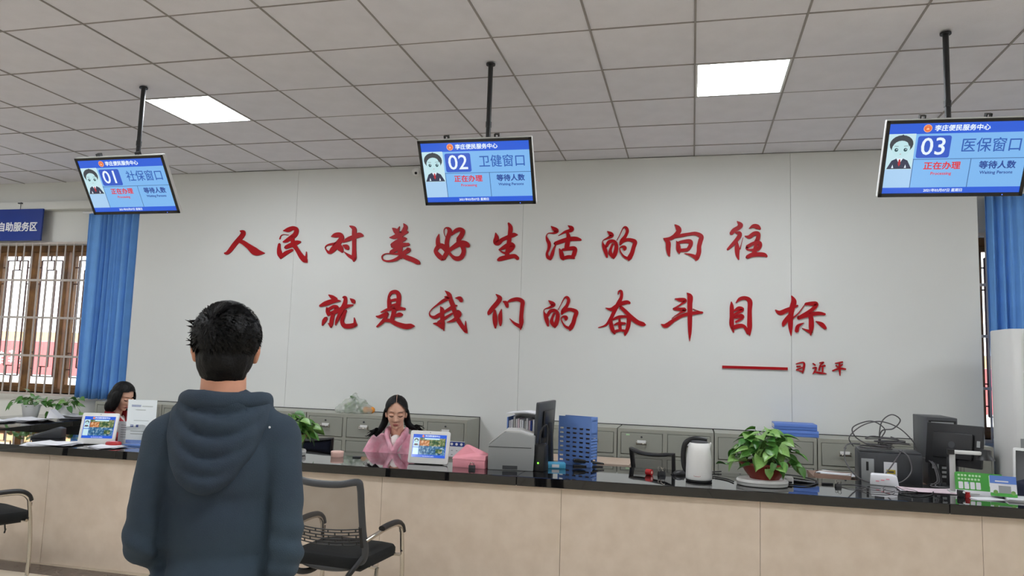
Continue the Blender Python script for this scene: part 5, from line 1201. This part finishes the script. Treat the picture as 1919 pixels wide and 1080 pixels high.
# --- the standing man, seen from behind; local frame faces +y
man = thing('person', (-1.20, 1.75, 0), R(27), 'man with short black hair in a dark slate hoodie, standing with his back to us', 'person')
man.scale = (.996, .996, .996)
b = MB()
HC = (-.012, .005, 1.572)
head_prims(b, HC, 1.0, R(4), R(5), 1.0)
cap(b, (-.006, -.035, 1.40), (-.01, -.022, 1.52), .060, .056, 18); cap(b, (-.10, -.02, 1.335), (.10, -.02, 1.335), .045, .045)
for sx in (-1, 1): cap(b, (sx*.02, -.035, 1.42), (sx*.10, -.02, 1.345), .03, .03)
b.ball((0, 0, 1.24), (.145, .1, .17), 24, 16); b.ball((0, .0, 1.05), (.135, .1, .17), 24, 16); b.ball((0, -.01, .92), (.15, .115, .12), 24, 16)
for sx in (-1, 1):
    sh = (sx*.138, -.01, 1.35); el = (sx*.168, -.045, 1.06-.025*sx); wr_ = (sx*.10, .17, 1.0)
    cap(b, sh, el, .048, .040); cap(b, el, wr_, .040, .027)
    d = Vector((-sx*.9, .45, -.1)); ang = math.atan2(d.y, d.x)
    hand(b, Matrix.Translation(Vector(wr_)+Vector((0, .005, 0))) @ Matrix.Rotation(ang, 4, 'Z') @ Matrix.Rotation(R(90)*sx*-1, 4, 'X'), sx, .45, .95)
    hip = (sx*.085, -.01, .88); kn = (sx*.10, .01, .47); an = (sx*.11, -.02, .09)
    cap(b, hip, kn, .078, .052); cap(b, kn, an, .052, .035); cap(b, (sx*.11, -.03, .045), (sx*.125, .13, .03), .034, .028)
fuse('body', b, .0075, M['skinm'], man, 3, .5)
tr = MB()
tr.ball((0, -.01, .92), (.175, .13, .13), 24, 16)
for sx in (-1, 1): cap(tr, (sx*.088, -.01, .88), (sx*.10, .01, .47), .092, .07); cap(tr, (sx*.10, .01, .47), (sx*.11, -.02, .10), .07, .055)
fuse('trousers', tr, .012, M['trousers'], man, 5, .5, wrinkle(.006, 12))
for sx in (-1, 1):
    q = MB(); cap(q, (sx*.11, -.055, .05), (sx*.125, .15, .04), .05, .042); q.box(sx*.115-.045, sx*.115+.05, -.1, .19, 0, .025)
    fuse('shoe', q, .007, M['shoe'], man, 4, .5)
# hoodie
h = MB()
h.ball((0, -.005, 1.26), (.150, .125, .16), 28, 18); cap(h, (-.112, -.015, 1.335), (.112, -.015, 1.335), .062, .066, 18)
h.ball((0, -.0, 1.12), (.142, .125, .2), 28, 18); h.ball((0, 0, .98), (.155, .135, .13), 28, 18); cap(h, (-.07, 0, .93), (.07, 0, .93), .11, .11, 18)
for sx in (-1, 1):
    cap(h, (sx*.02, -.03, 1.428), (sx*.12, -.02, 1.352), .052, .054, 16)
    sh = (sx*.132, -.012, 1.335); el = (sx*.164, -.05, 1.06-.025*sx); wr_ = (sx*.12, .15, 1.005)
    cap(h, sh, (sx*.152, -.03, 1.21), .068, .060, 18); cap(h, (sx*.152, -.03, 1.21), el, .060, .055, 18); cap(h, el, wr_, .058, .043, 18)
# hood: folded cloth around the neck and down the back
h.M = Matrix.Identity(4)
for (pts, r_) in (([(-.085, .05, 1.42), (-.095, -.03, 1.438), (-.06, -.085, 1.440), (0, -.100, 1.438), (.06, -.085, 1.440), (.095, -.03, 1.438), (.085, .05, 1.42), (.045, .09, 1.375), (-.045, .09, 1.375)], .024),):
    h.tube(spline(pts, 6, True), r_, 12, closed=True)
def hood_fall(v, n):
    return n*(.0045*noise.noise(Vector((v.x*14, v.y*14, v.z*9)))+.002*noise.noise(Vector((v.x*40, v.y*40, v.z*26+3))))
def man_disp(v, n):
    d = .0055*noise.noise(Vector((v.x*9, v.y*9, v.z*6)))+.0022*noise.noise(Vector((v.x*26, v.y*26, v.z*20+2)))
    a = abs(v.x)
    if a > .125 and v.z < 1.2: d += .004*math.sin(v.z*95+v.x*40+2*noise.noise(v*8))*min(1, (1.2-v.z)*8)*(1 if v.z > .99 else 0)     # sleeve folds at the elbow
    if a < .12 and v.y < 0: d += .0035*math.sin(v.z*38+v.x*26*(1 if v.x > 0 else -1)+3*noise.noise(v*5))*max(0, min(1, (1.16-v.z)*6))   # slack over the waist
    d -= .012*math.exp(-((a-.122)/.010)**2)*(1 if v.z < 1.27 else 0)*(1 if v.y < .03 else 0)*min(1, max(0, (1.27-v.z)*9))   # crease between sleeve and back
    return n*d
hoodie = fuse('hoodie', h, .0075, M['hoodie'], man, 9, .5, man_disp)
hd = MB()
def ufold(w_, z0, dz, y0, dy, r_, n=11, x0=0.):
    pts = []
    for i in range(n):
        a = PI*i/(n-1); pts.append((x0+w_*math.cos(a), y0-dy*math.sin(a), z0-dz*math.sin(a)**1.3))
    rs = [r_*(.5+.5*math.sin(PI*i/(n-1))) for i in range(n)]
    P_ = spline(pts, 4); R_ = [r_*(.55+.45*math.sin(PI*i/(len(P_)-1))) for i in range(len(P_))]
    hd.tube(P_, R_, 12, flat=1.5)
ufold(.098, 1.448, .026, -.005, .100, .018); ufold(.108, 1.432, .062, -.012, .112, .020); ufold(.114, 1.410, .092, -.022, .112, .020, x0=-.006); ufold(.110, 1.385, .116, -.036, .102, .020, x0=-.014); ufold(.094, 1.356, .124, -.048, .090, .019, x0=-.022)
hd.ball((-.018, -.104, 1.31), (.092, .026, .072), 20, 12)
hood = fuse('hood', hd, .006, M['hoodie'], man, 3, .5, hood_fall)
# short hair: cap over the skull down to the nape, with locks
TH = Matrix.Translation(Vector(HC)) @ Matrix.Rotation(R(4), 4, 'Z') @ Matrix.Rotation(R(5), 4, 'X')
hm = MB(); hm.M = TH
hm.ball((0, -.018, .036), (.088, .103, .089), 28, 20); hm.ball((0, -.038, -.02), (.0715, .078, .074), 24, 16); hm.ball((0, -.050, -.058), (.060, .052, .040), 20, 14); hm.ball((0, .045, .075), (.062, .055, .04), 20, 14)
ho = fuse('hair', hm, .006, M['hair'], man, 2, .5, lambda v, n: n*(.0035*noise.noise(Vector((v.x*60, v.y*60, v.z*22)))+.003*noise.noise(v*20)))
# trim the cap away from the face
bm = bmesh.new(); bm.from_mesh(ho.data); Ti = TH.inverted()
kill = []
for v in bm.verts:
    p = Ti @ v.co
    if (p.y > .045 and p.z < .052) or (p.y > .0 and p.z < -.0): kill.append(v)
    elif p.z < -.06-.10*max(0, -.03-p.y)*0 and p.y > -.03: kill.append(v)
bmesh.ops.delete(bm, geom=kill, context='VERTS'); bm.to_mesh(ho.data); bm.free()
lk = MB(); whorl = Vector((-.035, -.085, .07))
def pick(rr):
    a = rr.uniform(0, 2*PI); t_ = rr.uniform(-.25, 1)**1.0*PI/2
    p = Vector((.084*math.cos(a)*math.cos(t_), -.018+.101*math.sin(a)*math.cos(t_), .034+.092*math.sin(t_)))
    if p.y > .04 and p.z < .05: p.y = -abs(p.y)
    out = (p-Vector((0, -.018, .03))).normalized(); away = (p-whorl); away = away-out*away.dot(out)
    if away.length > 1e-4: away.normalize()
    d = (out*.42+away*.9+Vector((0, 0, -.25))).normalized()
    return TH @ p, (TH.to_3x3() @ d)
strands(lk, 3200, 4, pick, .017, .0016)
rt = random.Random(2)
for k_ in range(14):
    p = Vector((-.084, -.03+rt.uniform(-.03, .03), .045+rt.uniform(-.035, .03))); d = Vector((-.8, -.3+rt.uniform(-.4, .3), .1+rt.uniform(-.5, .5))).normalized()
    lk.tube([TH @ p, TH @ (p+d*rt.uniform(.006, .02))], [.0022, .0004], 4)
o = lk.build('hair_locks', M['hair'], man); o['kind'] = 'stuff'
eb = MB(); eb.M = TH
for sx in (-1, 1): eb.tube([(sx*.018, .088, .03), (sx*.034, .086, .036), (sx*.048, .074, .032)], [.003, .004, .002], 6)
eb.build('eyebrows', M['hair'], man)
for sx in (-1, 1):
    e = MB(); e.M = TH; e.ball((sx*.032, .068, .012), (.013, .011, .008), 14, 10); e.build('eye', M['white'], man, smooth=True)
    e = MB(); e.M = TH; e.ball((sx*.032, .0775, .012), (.005, .003, .005), 10, 8); e.build('iris', M['hair'], man, smooth=True)
e = MB(); e.M = TH; e.ball((0, .076, -.06), (.022, .008, .006), 14, 8); e.build('lips', M['lips'], man, smooth=True)
e = MB(); e.M = TH; e.tube([(0, .083, .022), (0, .1, -.018), (0, .103, -.028), (0, .085, -.038)], [.008, .010, .013, .008], 10); e.build('nose', M['skinm'], man, smooth=True)
# small white spot on the back of the hoodie
sp = MB().ball((.118, -.078, 1.372), (.003, .002, .003), 8, 6).build('lint_spot', M['paper'], man)

# --- seated women; local frame faces +y (rotated towards the hall), origin on the floor
def seated_woman(loc, rz, label, jacket, tilt, turn, s, lean=.10, hairfn=None, tee=True, arms=((-.12, .34), (.12, .34)), collar=None):
    w_ = thing('person', loc, rz, label, 'person')
    HC = (0, lean+.03, 1.148)
    b = MB(); HC = (0, lean+.03, 1.148-.12*(s-1)); T = head_prims(b, HC, s, turn, tilt, .93)
    cap(b, (0, lean-.055, .955), (0, lean-.01, 1.08), .052, .048, 16)
    for sx in (-1, 1): cap(b, (sx*.02, lean-.05, .97), (sx*.09, lean-.06, .91), .028, .03)
    b.ball((0, lean*.6-.03, .80), (.15, .10, .16), 22, 14); b.ball((0, 0, .62), (.135, .1, .15), 22, 14); b.ball((0, -.02, .53), (.165, .13, .10), 22, 14)
    for sx, (ax, ay) in zip((-1, 1), arms):
        sh = (sx*.155, lean*.7-.03, .915); el = (sx*.225, .12, .74); wr_ = (ax, ay, .80)
        cap(b, sh, el, .043, .036); cap(b, el, wr_, .036, .025)
        d = Vector((ax-el[0], ay-el[1], 0)); an = math.atan2(d.y, d.x)
        hand(b, Matrix.Translation(Vector(wr_)) @ Matrix.Rotation(an, 4, 'Z'), -sx, .35, .85)
        cap(b, (sx*.08, 0, .52), (sx*.10, .36, .50), .075, .052); cap(b, (sx*.10, .36, .50), (sx*.10, .34, .08), .05, .035); cap(b, (sx*.1, .32, .04), (sx*.1, .46, .03), .034, .028)
    Ti = T.inverted(); R3 = T.to_3x3()
    fd = face_disp((0, 0, 0), s)
    def disp(v, n):
        p = Ti @ v
        if abs(p.x) > .1*s or abs(p.z) > .13*s or p.y < .02: return Vector((0, 0, 0))
        return R3 @ fd(p, n)
    fuse('body', b, .0055, M['skin'], w_, 3, .5, disp)
    j = MB()
    j.ball((0, lean*.55-.03, .80), (.178, .125, .165), 26, 16); j.ball((0, 0, .63), (.165, .13, .16), 26, 16); cap(j, (-.13, lean*.75-.045, .905), (.13, lean*.75-.045, .905), .062, .062, 16)
    for sx, (ax, ay) in zip((-1, 1), arms):
        sh = (sx*.155, lean*.7-.03, .90); el = (sx*.232, .12, .745); wr_ = (ax*.98, ay-.02, .80)
        cap(j, sh, el, .068, .060, 16); cap(j, el, wr_, .058, .042, 16)
    # open neck: lapels either side
    for sx in (-1, 1):
        j.tube(spline([(sx*.062, lean-.085, 1.0), (sx*.074, lean-.02, .985), (sx*.058, lean+.045, .945), (sx*.026, lean+.085, .885), (sx*.006, lean+.10, .82)], 5), .021, 10, flat=1.6)
    jk = fuse('jacket', j, .007, M[jacket], w_, 6, .5, wrinkle(.008, 16, 2, .8))
    if tee:
        q = MB(); q.ball((0, lean+.005, .885), (.058, .062, .082), 22, 14); fuse('shirt', q, .006, M['tee'], w_, 3, .5)
        MB().tube([(.047*math.cos(a), lean-.006+.05*math.sin(a), .962-.028*math.sin(a)) for a in [i*PI/10 for i in range(11)]], .005, 8).build('neckline', M['tee'], w_, smooth=True)
    legs = MB()
    for sx in (-1, 1): cap(legs, (sx*.08, 0, .53), (sx*.10, .36, .51), .09, .068); cap(legs, (sx*.10, .36, .51), (sx*.10, .34, .1), .066, .05)
    legs.ball((0, -.02, .54), (.18, .15, .11), 20, 14)
    fuse('trousers', legs, .012, M['trousers'], w_, 4, .5)
    for sx in (-1, 1):
        q = MB(); cap(q, (sx*.1, .30, .045), (sx*.1, .47, .035), .044, .036); q.box(sx*.1-.04, sx*.1+.04, .26, .5, 0, .02); fuse('shoe', q, .008, M['shoe'], w_, 3, .5)
    # features
    def F(nm, mat, fn):
        q = MB(); q.M = T @ Matrix.Scale(s, 4); fn(q); return q.build(nm, M[mat], w_, smooth=True)
    for sx in (-1, 1):
        F('eyelid', 'skin', lambda q: q.ball((sx*.032, .073, .008), (.0165, .010, .0085), 16, 10))
        F('eyelash', 'hair', lambda q: q.tube(spline([(sx*.016, .083, .003), (sx*.026, .0875, -.0005), (sx*.038, .0855, .0), (sx*.048, .077, .004)], 4), [.0012+.0012*math.sin(PI*i/12) for i in range(13)], 6))
        F('eyebrow', 'hair', lambda q: q.tube(spline([(sx*.014, .089, .031), (sx*.030, .0895, .036), (sx*.048, .079, .030)], 4), [.0028*(.6+.4*math.sin(PI*i/8)) for i in range(9)], 6, flat=.6))
    F('lips', 'lips', lambda q: (q.ball((0, .089, -.0575), (.021, .006, .0045), 16, 8), q.ball((0, .0885, -.0645), (.017, .006, .005), 16, 8)))
    F('nostrils', 'lips', lambda q: [q.ball((sx*.009, .0985, -.0385), (.003, .002, .0018), 8, 6) for sx in (-1, 1)])
    hairfn(w_, T, s, HC)
    return w_
def trim_hair(o, T, s, rule):
    bm = bmesh.new(); bm.from_mesh(o.data); Ti = T.inverted()
    bmesh.ops.delete(bm, geom=[v for v in bm.verts if rule((Ti @ v.co)/s)], context='VERTS'); bm.to_mesh(o.data); bm.free()
def hair_pink(w_, T, s, HC):
    q = MB(); q.M = T @ Matrix.Scale(s, 4)
    q.ball((0, -.016, .036), (.083, .100, .089), 28, 20); q.ball((0, -.04, -.01), (.080, .072, .085), 24, 16)
    o = fuse('hair', q, .0045, M['hair'], w_, 3, .5, lambda v, n: n*(.002*noise.noise(Vector((v.x*90, v.y*20, v.z*20)))))
    def rule(p):
        front = .062-.75*abs(p.x)   # hairline: high in the centre, sweeping down at the temples
        if p.y > .045 and p.z < .098-7.5*p.x*p.x-.35*abs(p.x): return True
        return p.y > .018 and p.z < .02
    trim_hair(o, T, s, rule)
    pt = MB(); pt.M = T @ Matrix.Scale(s, 4)
    pt.tube(spline([(0, .083, .090), (0, .05, .118), (0, .0, .1275), (0, -.04, .124)], 4), .0014, 5); pt.build('parting', M['skin'], w_)
    for sx, pts in ((-1, [(-.070, .0, .03), (-.076, -.03, -.02), (-.078, -.05, -.06), (-.090, -.04, -.10), (-.125, -.03, -.125), (-.155, -.02, -.13)]), (1, [(.070, .0, .03), (.076, -.03, -.02), (.078, -.04, -.07), (.092, -.03, -.11), (.12, -.01, -.15), (.145, .0, -.18)])):
        L = MB(); L.M = T @ Matrix.Scale(s, 4); P_ = spline(pts, 5); n_ = len(P_)
        L.tube(P_, [.010+.016*math.sin(PI*min(.95, (i+1)/n_*1.0))**.8 for i in range(n_)], 12)
        rr = random.Random(5+sx)
        for k_ in range(14):
            e0 = P_[-7+k_ % 4]; L.tube(spline([e0, e0+Vector((sx*.03, rr.uniform(-.02, .02), rr.uniform(-.01, .025))), e0+Vector((sx*rr.uniform(.05, .09), rr.uniform(-.03, .03), rr.uniform(-.05, .02)))], 4), [.007*(1-i/9) + .0006 for i in range(9)], 5)
        L.build('side_hair', M['hair'], w_, smooth=True)
pw = seated_woman((-2.275, 5.62, 0), R(180+9), 'woman in a pink jacket seated behind the counter, looking down, black hair tied back', 'pink', R(-16), R(12), 1.08, .10, hair_pink)
def hair_bob(w_, T, s, HC):
    q = MB(); q.M = T @ Matrix.Scale(s, 4)
    q.ball((0, -.014, .034), (.088, .102, .092), 28, 20); q.ball((0, -.04, -.03), (.092, .082, .11), 24, 16)
    for sx in (-1, 1): q.ball((sx*.078, .012, -.04), (.026, .058, .10), 18, 14); q.ball((sx*.075, -.02, -.10), (.03, .05, .06), 16, 12)
    o = fuse('hair', q, .005, M['hair'], w_, 3, .5, lambda v, n: n*(.003*noise.noise(Vector((v.x*90, v.y*90, v.z*14)))))
    def rule(p):
        if p.y > .04 and abs(p.x) < .064 and p.z < .085-.3*abs(p.x): return True
        return False
    trim_hair(o, T, s, rule)
rw = seated_woman((-5.20, 5.80, 0), R(180+82), 'woman with a black bob and dark red jacket behind the white notice card', 'redjacket', R(-26), R(0), 1.05, .13, hair_bob)
st_ = MB()
for sx in (-1, 1): st_.tube(spline([(sx*.066, .06, .985), (sx*.060, .15, .95), (sx*.030, .205, .88), (sx*.010, .225, .82)], 5), .007, 8)
st_.build('white_piping', M['tee'], rw, smooth=True)
